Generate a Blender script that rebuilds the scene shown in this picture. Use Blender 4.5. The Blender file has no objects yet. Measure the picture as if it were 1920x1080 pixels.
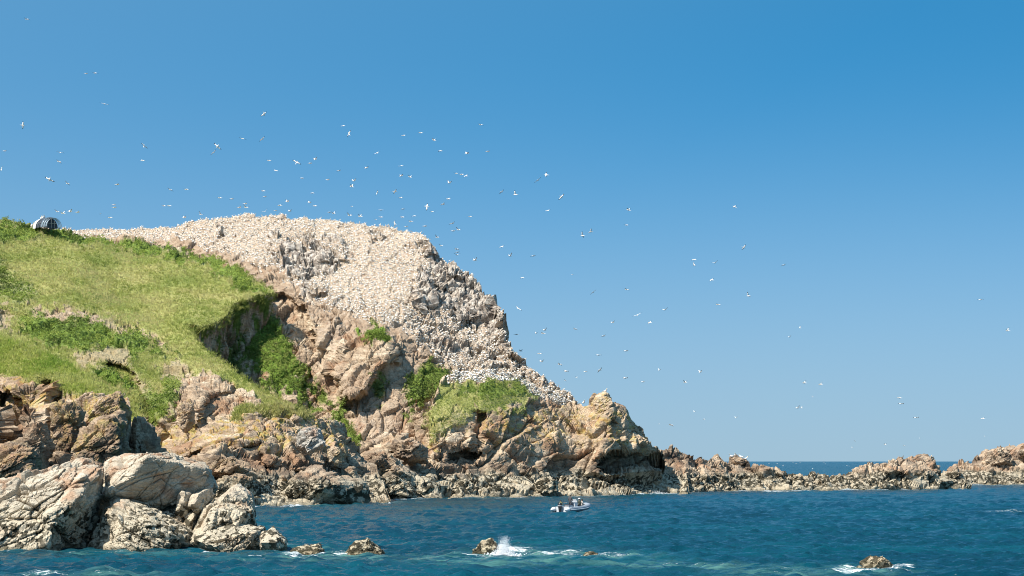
import bpy, bmesh, math, random
import numpy as np
from mathutils import Vector, Matrix
R = math.radians
rng = np.random.default_rng(7)
random.seed(7)
F = 4000.0          # focal length in pixels of a 1920 px wide picture
CAMH = 6.0          # eye height above the sea, metres
HZ = 865.0          # picture row of the horizon
SC = bpy.context.scene
COL = SC.collection

# ------------------------------------------------------------------ camera
cam_d = bpy.data.cameras.new('camera')
cam = bpy.data.objects.new('camera', cam_d)
COL.objects.link(cam)
cam.location = (0, 0, CAMH)
cam.rotation_euler = (R(90), 0, 0)
cam_d.sensor_width = 36.0
cam_d.lens = 36.0 * F / 1920.0
cam_d.shift_y = (HZ - 540.0) / 1920.0
cam_d.clip_start = 1.0
cam_d.clip_end = 200000.0
SC.camera = cam

# ------------------------------------------------------------------ light
SUN_DIR = Vector((-0.72, -0.60, 1.02)).normalized()      # towards the sun
SUN_EL = math.asin(SUN_DIR.z)
SUN_ROT = math.atan2(SUN_DIR.x, SUN_DIR.y)
w = bpy.data.worlds.new('World'); SC.world = w; w.use_nodes = True
wn = w.node_tree.nodes; wl = w.node_tree.links
bg = wn['Background']; bg.inputs['Strength'].default_value = 0.125
sky = wn.new('ShaderNodeTexSky'); sky.sky_type = 'NISHITA'; sky.sun_disc = False
sky.sun_elevation = SUN_EL; sky.sun_rotation = SUN_ROT
sky.altitude = 0; sky.air_density = 1.0; sky.dust_density = 0.6; sky.ozone_density = 3.0
tc = wn.new('ShaderNodeTexCoord')
vm = wn.new('ShaderNodeVectorMath'); vm.operation = 'MULTIPLY'; vm.inputs[1].default_value = (1, 1, 3.0)
vo = wn.new('ShaderNodeVectorMath'); vo.operation = 'ADD'; vo.inputs[1].default_value = (0, 0, 0.20)
vn = wn.new('ShaderNodeVectorMath'); vn.operation = 'NORMALIZE'
hs = wn.new('ShaderNodeHueSaturation'); hs.inputs['Saturation'].default_value = 1.33
hs.inputs['Hue'].default_value = 0.480; hs.inputs['Value'].default_value = 1.2
wl.new(tc.outputs['Generated'], vm.inputs[0]); wl.new(vm.outputs[0], vo.inputs[0]); wl.new(vo.outputs[0], vn.inputs[0])
wl.new(vn.outputs[0], sky.inputs[0]); wl.new(sky.outputs[0], hs.inputs['Color'])
# pale haze of the marine air, thicker towards the horizon and towards the sun
sx = wn.new('ShaderNodeSeparateXYZ'); wl.new(tc.outputs['Generated'], sx.inputs[0])
mr = wn.new('ShaderNodeMapRange'); mr.interpolation_type = 'SMOOTHERSTEP'; wl.new(sx.outputs[2], mr.inputs['Value'])
mr.inputs['From Min'].default_value = -0.06; mr.inputs['From Max'].default_value = 0.215; mr.inputs['To Min'].default_value = 1.0; mr.inputs['To Max'].default_value = 0.0
dt = wn.new('ShaderNodeVectorMath'); dt.operation = 'DOT_PRODUCT'; wl.new(tc.outputs['Generated'], dt.inputs[0]); dt.inputs[1].default_value = tuple(SUN_DIR)
m2_ = wn.new('ShaderNodeMapRange'); wl.new(dt.outputs['Value'], m2_.inputs['Value'])
m2_.inputs['From Min'].default_value = -0.36; m2_.inputs['From Max'].default_value = 0.02; m2_.inputs['To Min'].default_value = 0.0; m2_.inputs['To Max'].default_value = 0.32
ad = wn.new('ShaderNodeMath'); ad.operation = 'ADD'; ad.use_clamp = True; wl.new(mr.outputs[0], ad.inputs[0]); wl.new(m2_.outputs[0], ad.inputs[1])
hm = wn.new('ShaderNodeMix'); hm.data_type = 'RGBA'; wl.new(ad.outputs[0], hm.inputs[0]); wl.new(hs.outputs[0], hm.inputs[6]); hm.inputs[7].default_value = (1.92, 2.72, 3.30, 1)
wl.new(hm.outputs[2], bg.inputs['Color'])
sd = bpy.data.lights.new('sun', 'SUN'); sd.energy = 5.0; sd.angle = R(0.53); sd.color = (1.0, 0.945, 0.86)
so = bpy.data.objects.new('sun', sd); COL.objects.link(so)
so.rotation_euler = SUN_DIR.to_track_quat('Z', 'Y').to_euler()
SC.view_settings.view_transform = 'Standard'; SC.view_settings.look = 'None'
SC.view_settings.gamma = 1.0; SC.view_settings.exposure = 0.6
SC.cycles.max_bounces = 5; SC.cycles.diffuse_bounces = 2; SC.cycles.glossy_bounces = 2
SC.cycles.transparent_max_bounces = 4; SC.cycles.pixel_filter_type = 'BLACKMAN_HARRIS'; SC.cycles.filter_width = 1.05

# ------------------------------------------------------------------ helpers
def unproj(px, py, Y):
    px = np.asarray(px, float); py = np.asarray(py, float); Y = np.asarray(Y, float)
    return np.stack([(px - 960) * Y / F, Y + 0 * px, CAMH + (HZ - py) * Y / F], -1)

def tag(o, label=None, cat=None, group=None, kind=None):
    if label: o['label'] = label
    if cat: o['category'] = cat
    if group: o['group'] = group
    if kind: o['kind'] = kind
    return o

def mesh_np(name, V, faces, mats=(), attrs=None, smooth=True, midx=None, cattrs=None):
    me = bpy.data.meshes.new(name)
    V = np.asarray(V, np.float32); faces = np.asarray(faces, np.int32)
    n = faces.shape[1]
    me.vertices.add(len(V)); me.vertices.foreach_set('co', V.ravel())
    me.loops.add(faces.size); me.loops.foreach_set('vertex_index', faces.ravel())
    me.polygons.add(len(faces))
    me.polygons.foreach_set('loop_start', np.arange(0, faces.size, n, dtype=np.int32))
    me.polygons.foreach_set('loop_total', np.full(len(faces), n, np.int32))
    me.polygons.foreach_set('use_smooth', np.full(len(faces), smooth, bool))
    if midx is not None: me.polygons.foreach_set('material_index', np.asarray(midx, np.int32))
    for k, a in (attrs or {}).items():
        at = me.attributes.new(k, 'FLOAT', 'POINT'); at.data.foreach_set('value', np.asarray(a, np.float32))
    for k, a in (cattrs or {}).items():
        at = me.attributes.new(k, 'FLOAT_COLOR', 'POINT')
        a = np.concatenate([np.asarray(a, np.float32), np.ones((len(V), 1), np.float32)], 1)
        at.data.foreach_set('color', a.ravel())
    for m in mats: me.materials.append(m)
    me.update(calc_edges=True)
    return me

def link(name, me, parent=None):
    o = bpy.data.objects.new(name, me); COL.objects.link(o)
    if parent: o.parent = parent
    return o

# --- noise
_perm = np.random.default_rng(3).permutation(4096).astype(np.int32)
_g = np.random.default_rng(4).normal(size=(4096, 3)).astype(np.float32); _g /= np.linalg.norm(_g, axis=1)[:, None]
_rnd = np.random.default_rng(5).random((4096, 8)).astype(np.float32); _rnd3 = np.ascontiguousarray(_rnd[:, :3])
def _h(i, j, k):
    return _perm[(_perm[(_perm[i & 4095] + j) & 4095] + k) & 4095]
def chunked(f):
    def g(P, *a, **k):
        P = np.ascontiguousarray(P, np.float32)
        if len(P) <= 16384: return f(P, *a, **k)
        return np.concatenate([f(P[i:i + 16384], *a, **k) for i in range(0, len(P), 16384)])
    return g
@chunked
def perlin(P):
    I = np.floor(P).astype(np.int32); f = P - I
    u = f * f * f * (f * (f * 6 - 15) + 10)
    fx, fy, fz = f.T; ux, uy, uz = u.T; I0, I1, I2 = I.T
    out = 0
    for dx in (0, 1):
        wx = ux if dx else 1 - ux; hx = _perm[(I0 + dx) & 4095]
        for dy in (0, 1):
            wxy = wx * (uy if dy else 1 - uy); hy = _perm[(hx + I1 + dy) & 4095]
            for dz in (0, 1):
                g = _g[_perm[(hy + I2 + dz) & 4095]]
                out = out + wxy * (uz if dz else 1 - uz) * (g[:, 0] * (fx - dx) + g[:, 1] * (fy - dy) + g[:, 2] * (fz - dz))
    return out * 1.6
def fbm(P, oct=4, gain=0.5, lac=2.03, ridged=False):
    P = np.asarray(P, np.float32); a = 1.0; s = 0.0; t = 0.0
    for o in range(oct):
        v = perlin(P + 17.3 * o)
        if ridged: v = 1 - 2 * np.abs(v)
        s = s + a * v; t += a; a *= gain; P = P * lac
    return s / t
@chunked
def blocky(P, tilt=0.9, crack=0.7, cw=0.10):
    """angular block relief: every Voronoi cell has its own height and its own tilted top, with cracks between"""
    I = np.floor(P).astype(np.int32); f = P - I
    fx, fy, fz = f.T; I0, I1, I2 = I.T
    n = len(P); f1 = np.full(n, 1e9, np.float32); f2 = f1.copy(); best = np.zeros(n, np.int32); off = np.zeros((n, 3), np.float32)
    for dx in (-1, 0, 1):
        hx = _perm[(I0 + dx) & 4095]
        for dy in (-1, 0, 1):
            hy = _perm[(hx + I1 + dy) & 4095]
            for dz in (-1, 0, 1):
                h = _perm[(hy + I2 + dz) & 4095]; r = _rnd3[h]
                d = (fx - dx - r[:, 0]) ** 2 + (fy - dy - r[:, 1]) ** 2 + (fz - dz - r[:, 2]) ** 2
                m = d < f1
                f2 = np.where(m, f1, np.minimum(f2, d)); f1 = np.where(m, d, f1)
                best = np.where(m, h, best); off[m] = (dx, dy, dz)
    f1 = np.sqrt(f1); f2 = np.sqrt(f2); r = _rnd[best]; g = _g[best]; bv = f - off - r[:, :3]
    e = np.clip((f2 - f1) / cw, 0, 1)
    return (r[:, 3] - 0.5) * 1.1 + tilt * (bv * g).sum(1) - crack * (1 - e) ** 2

def joints(P, ang, s):
    """ledges and fractures along two sets of parallel joints"""
    a = R(ang); out = 0
    wob = fbm(P / (s * 3.0) + 3.3, 3)
    for (n_, k, am) in (((-math.sin(a), 0.25, math.cos(a)), 1.0, 1.0), ((math.cos(a), 0.45, math.sin(a)), 0.55, 0.7)):
        u_ = P @ np.array(n_) / s * k + 0.55 * wob + 5.1
        i_ = np.floor(u_); f_ = u_ - i_; r_ = _rnd[(i_.astype(int) * 7 + 13) & 4095, 4]
        out = out + am * ((f_ - 0.5) * (0.35 + 0.9 * r_) - 0.5 * np.exp(-(np.minimum(f_, 1 - f_) / 0.06) ** 2) * r_)
    return out
def sdf(px, py, poly):
    """signed distance in picture pixels to a polygon, negative inside"""
    poly = np.asarray(poly, float); d = np.full(px.shape, 1e18); ins = np.zeros(px.shape, bool)
    for (x0, y0), (x1, y1) in zip(poly, np.roll(poly, -1, 0)):
        ex, ey = x1 - x0, y1 - y0
        t = np.clip(((px - x0) * ex + (py - y0) * ey) / (ex * ex + ey * ey + 1e-9), 0, 1)
        d = np.minimum(d, (px - x0 - t * ex) ** 2 + (py - y0 - t * ey) ** 2)
        c = (y0 > py) != (y1 > py)
        with np.errstate(divide='ignore', invalid='ignore'):
            ins ^= c & (px < (x1 - x0) * (py - y0) / (y1 - y0) + x0)
    return np.where(ins, -1, 1) * np.sqrt(d)
def sstep(a, b, x):
    t = np.clip((x - a) / (b - a), 0, 1); return t * t * (3 - 2 * t)

def rbf(ctrl):
    C = np.asarray(ctrl, float); X = C[:, :2] / 200.0; n = len(X)
    def phi(A, B):
        r2 = ((A[:, None] - B[None]) ** 2).sum(-1) + 1e-9
        return 0.5 * r2 * np.log(r2)
    K = phi(X, X) + np.eye(n) * 1e-3
    Pm = np.c_[np.ones(n), X]
    M = np.block([[K, Pm], [Pm.T, np.zeros((3, 3))]])
    s = np.linalg.solve(M, np.r_[C[:, 2], 0, 0, 0])
    def ev(px, py):
        Q = np.c_[px, py] / 200.0; out = np.empty(len(Q))
        for i in range(0, len(Q), 20000):
            q = Q[i:i + 20000]; out[i:i + 20000] = phi(q, X) @ s[:n] + np.c_[np.ones(len(q)), q] @ s[n:]
        return out
    return ev

# ------------------------------------------------------------------ materials
class NT:
    def __init__(s, name):
        s.m = bpy.data.materials.new(name); s.m.use_nodes = True
        s.t = s.m.node_tree; s.n = s.t.nodes; s.l = s.t.links
        s.b = s.n['Principled BSDF']; s.out = s.n['Material Output']
        s.pos = s.n.new('ShaderNodeNewGeometry').outputs['Position']
    def _in(s, sock, v):
        if v is None: return
        if hasattr(v, 'is_output'): s.l.new(v, sock)
        else:
            if isinstance(v, tuple) and len(v) == 3 and sock.type == 'RGBA': v = (*v, 1)
            sock.default_value = v
    def math(s, op, a, b=0.0, clamp=False):
        n = s.n.new('ShaderNodeMath'); n.operation = op; n.use_clamp = clamp
        s._in(n.inputs[0], a); s._in(n.inputs[1], b); return n.outputs[0]
    def mul(s, a, b): return s.math('MULTIPLY', a, b)
    def noise(s, scale, det=3, rough=0.55, vec=None, dist=0.0, col=False):
        n = s.n.new('ShaderNodeTexNoise'); s._in(n.inputs['Vector'], vec or s.pos)
        n.inputs['Scale'].default_value = scale; n.inputs['Detail'].default_value = det
        n.inputs['Roughness'].default_value = rough; n.inputs['Distortion'].default_value = dist
        return n.outputs['Color' if col else 'Fac']
    def voro(s, scale, feat='DISTANCE_TO_EDGE', vec=None):
        n = s.n.new('ShaderNodeTexVoronoi'); n.feature = feat; s._in(n.inputs['Vector'], vec or s.pos)
        n.inputs['Scale'].default_value = scale; return n.outputs['Distance']
    def map(s, scale=(1, 1, 1), rot=(0, 0, 0), vec=None):
        n = s.n.new('ShaderNodeMapping'); s._in(n.inputs['Vector'], vec or s.pos)
        n.inputs['Scale'].default_value = scale; n.inputs['Rotation'].default_value = rot; return n.outputs[0]
    def ramp(s, fac, stops, interp='LINEAR'):
        n = s.n.new('ShaderNodeValToRGB'); s._in(n.inputs[0], fac); r = n.color_ramp; r.interpolation = interp
        while len(r.elements) < len(stops): r.elements.new(0.5)
        for e, (p, c) in zip(r.elements, stops):
            e.position = p; e.color = (*c, 1) if isinstance(c, tuple) else (c, c, c, 1)
        return n.outputs[0]
    def step(s, x, a, b):
        n = s.n.new('ShaderNodeMapRange'); n.interpolation_type = 'SMOOTHSTEP'
        s._in(n.inputs['Value'], x); n.inputs['From Min'].default_value = a; n.inputs['From Max'].default_value = b
        return n.outputs[0]
    def mix(s, f, a, b, mode='MIX'):
        n = s.n.new('ShaderNodeMix'); n.data_type = 'RGBA'; n.blend_type = mode
        s._in(n.inputs[0], f); s._in(n.inputs[6], a); s._in(n.inputs[7], b); return n.outputs[2]
    def attr(s, name, col=False):
        n = s.n.new('ShaderNodeAttribute'); n.attribute_name = name; return n.outputs['Color' if col else 'Fac']
    def z(s):
        n = s.n.new('ShaderNodeSeparateXYZ'); s.l.new(s.pos, n.inputs[0]); return n.outputs[2]
    def bump(s, h, strength=0.5, dist=0.1):
        n = s.n.new('ShaderNodeBump'); s._in(n.inputs['Height'], h)
        n.inputs['Strength'].default_value = strength; n.inputs['Distance'].default_value = dist; return n.outputs[0]

def simple(name, col, rough=0.6, metal=0.0, var=0.12, scale=6.0):
    t = NT(name)
    c = t.mix(t.noise(scale, 3), tuple(x * (1 - var) for x in col), tuple(min(1, x * (1 + var)) for x in col))
    t._in(t.b.inputs['Base Color'], c); t.b.inputs['Roughness'].default_value = rough; t.b.inputs['Metallic'].default_value = metal
    return t.m

def rock_material(name, c_lo, c_mid, c_hi, tide=(1.6, 4.2), dark=(4.5, 7.0), barn=(0.50, 0.45, 0.33), scale=1.0,
                  darkamt=0.7, patch=1.0, allover=False, weed=0.455, bumpamt=0.85, strata=(0, R(35), 0)):
    t = NT(name); z = t.z()
    zn = t.math('ADD', z, t.mul(t.math('SUBTRACT', t.noise(0.35 * scale, 2), 0.5), 3.0))
    sv = t.map((0.35, 0.35, 2.2), strata)
    n1 = t.noise(0.16 * scale, 3, 0.6); n2 = t.noise(1.1 * scale, 3, 0.65, vec=sv)
    v = t.math('ADD', t.mul(n1, 0.55), t.mul(n2, 0.45))
    col = t.ramp(v, [(0.36, c_lo), (0.5, c_mid), (0.64, c_hi)])
    # rusty and pinkish staining of the stone
    col = t.mix(t.mul(t.step(t.noise(0.22 * scale, 2, 0.6), 0.52, 0.66), 0.65), col, (0.34, 0.175, 0.09))
    # fine grain and dark lines along the cracks
    g = t.noise(4.5 * scale, 2, 0.7)
    col = t.mix(1.0, col, t.ramp(g, [(0.28, 0.62), (0.5, 1.0), (0.75, 1.16)]), 'MULTIPLY')
    cr = t.voro(0.55 * scale, vec=t.mix(0.12, t.map((0.6, 0.6, 1.3), strata), t.noise(1.5, 2, col=True), 'LINEAR_LIGHT'))
    crm = t.math('SUBTRACT', 1.0, t.step(cr, 0.0, 0.045))
    col = t.mix(t.mul(crm, 0.28), col, (0.10, 0.07, 0.05))
    # orange and yellow lichen
    li = t.mul(t.attr('lichen'), t.step(t.noise(0.55 * scale, 5, 0.7), 0.47, 0.60))
    col = t.mix(t.mul(li, 0.85), col, t.mix(t.step(t.noise(1.3, 3), 0.4, 0.6), (0.42, 0.24, 0.045), (0.40, 0.34, 0.10)))
    # dark splash-zone lichen; on the brown cliffs also shade painted into the colour
    dk = t.mul(t.mul(t.step(zn, tide[1] - 1.0, dark[0]), t.math('SUBTRACT', 1.0, t.step(zn, dark[1] - 1.0, dark[1] + 1.5))),
               t.step(t.noise(0.35 * scale, 3, 0.65), 0.43, 0.60))
    col = t.mix(t.mul(dk, darkamt), col, (0.085, 0.062, 0.048))
    # barnacle zone, bleached, with dark weed and mussel patches
    tz = t.math('SUBTRACT', 1.0, t.step(zn, tide[1] - 0.8, tide[1] + 0.6))
    col = t.mix(t.mul(tz, 0.65), col, t.mix(1.0, barn, t.ramp(g, [(0.28, 0.65), (0.5, 1.0), (0.75, 1.15)]), 'MULTIPLY'))
    band = t.mul(tz, t.step(zn, tide[0] - 2.2, tide[0]))
    wd = t.step(t.noise(1.25 * scale ** 0.6, 3, 0.62), weed, weed + 0.045)
    area = t.step(t.noise(0.20 * scale ** 0.5, 2), 0.36, 0.46)
    if allover: area = 1.0
    col = t.mix(t.mul(t.mul(t.mul(band, wd), area), 0.93 * patch), col, (0.028, 0.024, 0.012))
    wet = t.math('SUBTRACT', 1.0, t.step(z, 0.15, 0.55))
    col = t.mix(t.mul(wet, 0.45), col, (0.07, 0.06, 0.03))
    # soil, guano, grass
    gy = t.attr('grey')
    col = t.mix(t.mul(gy, 0.9), col, t.ramp(t.noise(0.9, 5, 0.7), [(0.36, (0.11, 0.095, 0.085)), (0.48, (0.30, 0.26, 0.22)), (0.56, (0.62, 0.56, 0.48))]))
    so_ = t.attr('soil')
    soilc = t.ramp(t.noise(0.9, 4, 0.7), [(0.3, (0.23, 0.15, 0.095)), (0.5, (0.38, 0.275, 0.185)), (0.7, (0.51, 0.395, 0.285))])
    col = t.mix(so_, col, soilc)
    gu = t.mul(t.attr('guano'), t.step(t.noise(1.2, 4, 0.75), 0.36, 0.58))
    col = t.mix(t.mul(gu, 0.7), col, (0.57, 0.485, 0.395))
    gr = t.attr('grass')
    grc = t.ramp(t.math('ADD', t.mul(t.noise(0.12, 3), 0.6), t.mul(t.noise(2.2, 3, 0.7), 0.4)),
                 [(0.36, (0.18, 0.22, 0.048)), (0.5, (0.295, 0.305, 0.088)), (0.64, (0.40, 0.365, 0.14))])
    col = t.mix(gr, col, grc)
    bu = t.attr('bush')
    buc = t.ramp(t.noise(1.6, 3, 0.7), [(0.3, (0.07, 0.11, 0.015)), (0.5, (0.13, 0.20, 0.025)), (0.7, (0.20, 0.28, 0.045))])
    col = t.mix(bu, col, buc)
    t._in(t.b.inputs['Base Color'], col)
    t.b.inputs['Roughness'].default_value = 0.88; t.b.inputs['Specular IOR Level'].default_value = 0.25
    hgt = t.noise(2.4 * scale, 4, 0.7, vec=t.map((0.6, 0.6, 1.4), strata))
    t._in(t.b.inputs['Normal'], t.bump(hgt, bumpamt, 0.5 / scale))
    return t.m

M_ROCK = rock_material('warm_granite', (0.23, 0.16, 0.105), (0.46, 0.34, 0.225), (0.65, 0.53, 0.38), darkamt=0.6, weed=0.48)
M_CLIFF = rock_material('brown_cliff', (0.17, 0.115, 0.075), (0.42, 0.30, 0.195), (0.63, 0.51, 0.37), tide=(1.0, 3.0), dark=(5.5, 11.0), darkamt=0.6)  # dark band carried higher up, the cliffs' deep shadow put into the colour
M_REEF = rock_material('reef_granite', (0.21, 0.145, 0.095), (0.46, 0.34, 0.23), (0.62, 0.50, 0.36), tide=(1.2, 3.6), dark=(7.5, 10.0), darkamt=0.75)
M_GREY = rock_material('pale_granite', (0.33, 0.27, 0.20), (0.47, 0.40, 0.30), (0.57, 0.50, 0.39), weed=0.50, bumpamt=0.45, tide=(1.0, 3.3), dark=(30, 40),
                       darkamt=0.0, scale=2.2, barn=(0.51, 0.44, 0.32))
M_WHITE_ROCK = rock_material('bleached_granite', (0.34, 0.31, 0.26), (0.47, 0.44, 0.38), (0.58, 0.55, 0.49), tide=(-9, -8), dark=(30, 40), darkamt=0, scale=1.5)
M_SKERRY = rock_material('skerry_granite', (0.30, 0.24, 0.16), (0.46, 0.38, 0.26), (0.58, 0.50, 0.36), tide=(0.3, 6), dark=(30, 40),
                         darkamt=0, allover=True, scale=3.0, barn=(0.52, 0.44, 0.30))
def attr_material(name, rough=0.7, trans=0.0):
    t = NT(name)
    t._in(t.b.inputs['Base Color'], t.attr('col', True)); t.b.inputs['Roughness'].default_value = rough
    t.b.inputs['Specular IOR Level'].default_value = 0.2
    if trans:
        tr = t.n.new('ShaderNodeBsdfTranslucent'); t._in(tr.inputs['Color'], t.attr('col', True))
        mx = t.n.new('ShaderNodeMixShader'); mx.inputs[0].default_value = trans
        t.l.new(t.b.outputs[0], mx.inputs[1]); t.l.new(tr.outputs[0], mx.inputs[2]); t.l.new(mx.outputs[0], t.out.inputs[0])
    return t.m
M_LEAF = attr_material('leaf', 0.6, 0.42)
M_BIRD = attr_material('feather', 0.75)

# ------------------------------------------------------------------ terrain sheets
def rotm(ax, a): return np.array(Matrix.Rotation(a, 3, ax))
def sheet(name, poly, ctrl, mat, step=1.6, bulges=(), zones=None, blocks=((6, 1.2), (2.0, 0.45), (0.8, 0.15)), soft_noise=0.5,
          strata=(35, 2.2), warp=5.0, fade=(), label=None, seed=0, skirt=(0, 22, -30), nr=10, skamp=1.3):
    """a piece of landscape: depth surface through control points, blocky relief along its normals, closed off behind its crest"""
    poly = np.asarray(poly, float)
    x0, y0 = poly.min(0) - 6; x1, y1 = poly.max(0) + 6
    gx = np.arange(x0, x1, step); gy = np.arange(y0, y1, step)
    PX, PY = np.meshgrid(gx, gy); sh = PX.shape; px = PX.ravel(); py = PY.ravel()
    act = sdf(px, py, poly) < warp + 4
    D = rbf(ctrl)(px, py)
    full = (px, py, D); px, py, D = px[act], py[act], D[act]
    q = np.c_[px, py, 0 * px + seed * 7.7]
    w1 = fbm(q / 26.0, 4); w2 = fbm(q / 26.0 + 31.7, 4)
    wx = px + w1 * warp; wy = py + w2 * warp
    for (bp, dy, s) in bulges:
        d = sdf(px + w1 * 6, py + w2 * 6, bp)
        D = D + dy * (1 - sstep(-s, s * 0.35, d))
    P = unproj(px, py, D)
    DD = full[2].copy(); DD[act] = D
    G = unproj(full[0], full[1], DD).reshape(*sh, 3)
    n = np.cross(np.gradient(G, axis=1), np.gradient(G, axis=0)).reshape(-1, 3)[act]
    n *= np.where(n[:, 1] > 0, -1, 1)[:, None]
    n /= np.linalg.norm(n, axis=1)[:, None] + 1e-9
    # zones
    A = {}
    for k in ('grass', 'bush', 'soil', 'guano', 'lichen', 'grey'):
        A[k] = np.zeros(len(px))
    rough = np.ones(len(px))
    zn_ = fbm(q / 9.0 + 5.1, 3) if zones else 0
    bh_ = (60 if name == 'hill' else 34) * np.maximum(0, fbm(q / (15.0 if name == 'hill' else 24.0) + 3, 4) - 0.02) if zones else 0
    gh_ = 55 * np.maximum(0, 0.20 - fbm(q / np.array([17.0, 11.0, 1]) + 8, 5, 0.6)) if name == 'hill' else 0
    for (k, zp, amt, s) in (zones or ()):
        d = sdf(px + w1 * s * 2.2, py + w2 * s * 2.2, zp)
        hole = bh_ if (k == 'bush' or (k == 'grass' and name == 'headland')) else (gh_ if k == 'grey' else 0)
        m = amt * (1 - sstep(-s * 0.5, s * 0.5, d + hole + s * 1.6 * zn_))
        if k == 'rock':
            for kk in ('grass', 'bush', 'soil', 'guano'): A[kk] = A[kk] * (1 - m)
        elif k == 'smooth': rough = rough * (1 - m)
        elif k == 'grey':
            A['grey'] = np.maximum(A['grey'], m)
            for kk in ('soil', 'guano'): A[kk] = A[kk] * (1 - 0.9 * m)
        else:
            if k in ('grass', 'bush', 'soil'):
                for kk in ('grass', 'bush', 'soil', 'guano'):
                    if kk != k: A[kk] = A[kk] * (1 - m)
            A[k] = np.maximum(A[k], m)
    rk = rough * np.clip(1 - 0.92 * A['grass'] - 0.45 * A['bush'] - 0.3 * A['soil'], 0.06, 1)
    Mx = np.diag([1 / strata[1], 0.7, 1]) @ rotm('Y', R(strata[0]))
    Q = (P + 100 + seed * 13) @ Mx.T
    Q = Q + 0.35 * np.stack([fbm(P / 5.0, 2), fbm(P / 5.0 + 9, 2), fbm(P / 5.0 + 21, 2)], -1)
    disp = 0
    for (s, a) in blocks: disp = disp + a * (0.7 if s < 1.2 else 1) * blocky(Q / s + s)
    disp = disp + soft_noise * fbm(P / 3.5, 5, 0.55) + 0.65 * joints(P, strata[0], 2.9) * (0.4 + 0.6 * sstep(-0.2, 0.3, fbm(P / 9.0 + 70, 2)))
    disp = disp * rk
    disp = disp + (A['grass'] * 0.22 * fbm(P / 2.2, 4) + A['bush'] * (0.45 * np.abs(fbm(P / 1.6 + 3, 3)) + 0.25 * fbm(P / 5, 2)))
    if A['grey'].any(): disp = disp + A['grey'] * (0.2 + 1.25 * blocky(Q / 3.6 + 7, tilt=1.1) + 0.4 * blocky(Q / 1.3 + 2))
    disp = disp + A['guano'] * 0.12 * fbm(P / 0.7, 3)
    P = P + n * disp[:, None]
    inside = np.zeros(len(act), bool); inside[act] = sdf(wx, wy, poly) < 0
    back_to = lambda v: (lambda o: (o.__setitem__(act, v), o)[1])(np.zeros((len(act),) + v.shape[1:]))
    P, n, px, py = back_to(P), back_to(n), full[0], full[1]
    A = {k: back_to(v) for k, v in A.items()}
    I2 = inside.reshape(sh)
    fm = I2[:-1, :-1] & I2[1:, :-1] & I2[:-1, 1:] & I2[1:, 1:]
    ii, jj = np.nonzero(fm); W = sh[1]
    a = ii * W + jj
    quads = np.c_[a, a + W, a + W + 1, a + 1]
    used = np.zeros(len(px), bool); used[quads.ravel()] = True
    # boundary
    e = np.concatenate([quads[:, [0, 1]], quads[:, [1, 2]], quads[:, [2, 3]], quads[:, [3, 0]]])
    key = np.sort(e, 1); kk = key[:, 0].astype(np.int64) * len(px) + key[:, 1]
    _, inv, cnt = np.unique(kk, return_inverse=True, return_counts=True)
    be = e[cnt[inv] == 1]
    bv = np.unique(be); nb = len(bv)
    rem = np.full(len(px), -1); ids = np.nonzero(used)[0]; rem[ids] = np.arange(len(ids))
    V = P[ids]; bmap = np.full(len(px), -1); bmap[bv] = np.arange(nb)
    # the land goes on behind and below every edge: a ragged cliff in rows
    rows = []; n0 = len(V); qs = []
    b0, b1 = be[:, 0], be[:, 1]
    base = P[bv]
    for k in range(1, nr + 1):
        t = k / nr
        r_ = base + np.array([skirt[0] * t, skirt[1] * t, skirt[2] * t ** 1.3])
        dd = 0.9 * fbm(r_ / 2.6 + 50, 4) + 1.0 * blocky(r_ / 4.2 + 50, crack=0.3)
        r_ = r_ + dd[:, None] * np.array([0.8, -0.7, 0.15]) * min(1, 3 * t) * skamp
        r_[:, 2] = np.maximum(r_[:, 2], np.minimum(-1.5, base[:, 2] - 0.1 * k))
        rows.append(r_)
        p0 = (rem[b0], rem[b1]) if k == 1 else (n0 + (k - 2) * nb + bmap[b0], n0 + (k - 2) * nb + bmap[b1])
        c = n0 + (k - 1) * nb
        qs.append(np.c_[p0[1], p0[0], c + bmap[b0], c + bmap[b1]])
    Vall = np.concatenate([V] + rows); Fq = np.concatenate([rem[quads]] + qs)
    at = {k: np.concatenate([v[ids]] + [v[bv] * (0.5 if i_ == 0 else 0) for i_ in range(nr)]) for k, v in A.items()}
    if name == 'grassy_slope':
        SK_ = np.concatenate(rows)
        at['bush'] = np.concatenate([A['bush'][ids], 0.9 * sstep(-0.02, 0.14, fbm(SK_ / np.array([2.4, 2.4, 6.0]), 4))])
    me = mesh_np(name, Vall, Fq, [mat], at, smooth=False)
    o = link(name, me); o['kind'] = 'structure'
    if label: o['label'] = label
    SK = np.concatenate(rows)
    return dict(o=o, sk=SK, nb=nb, P=V, n=n[ids], px=px[ids], py=py[ids], A={k: v[ids] for k, v in A.items()})

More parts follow.
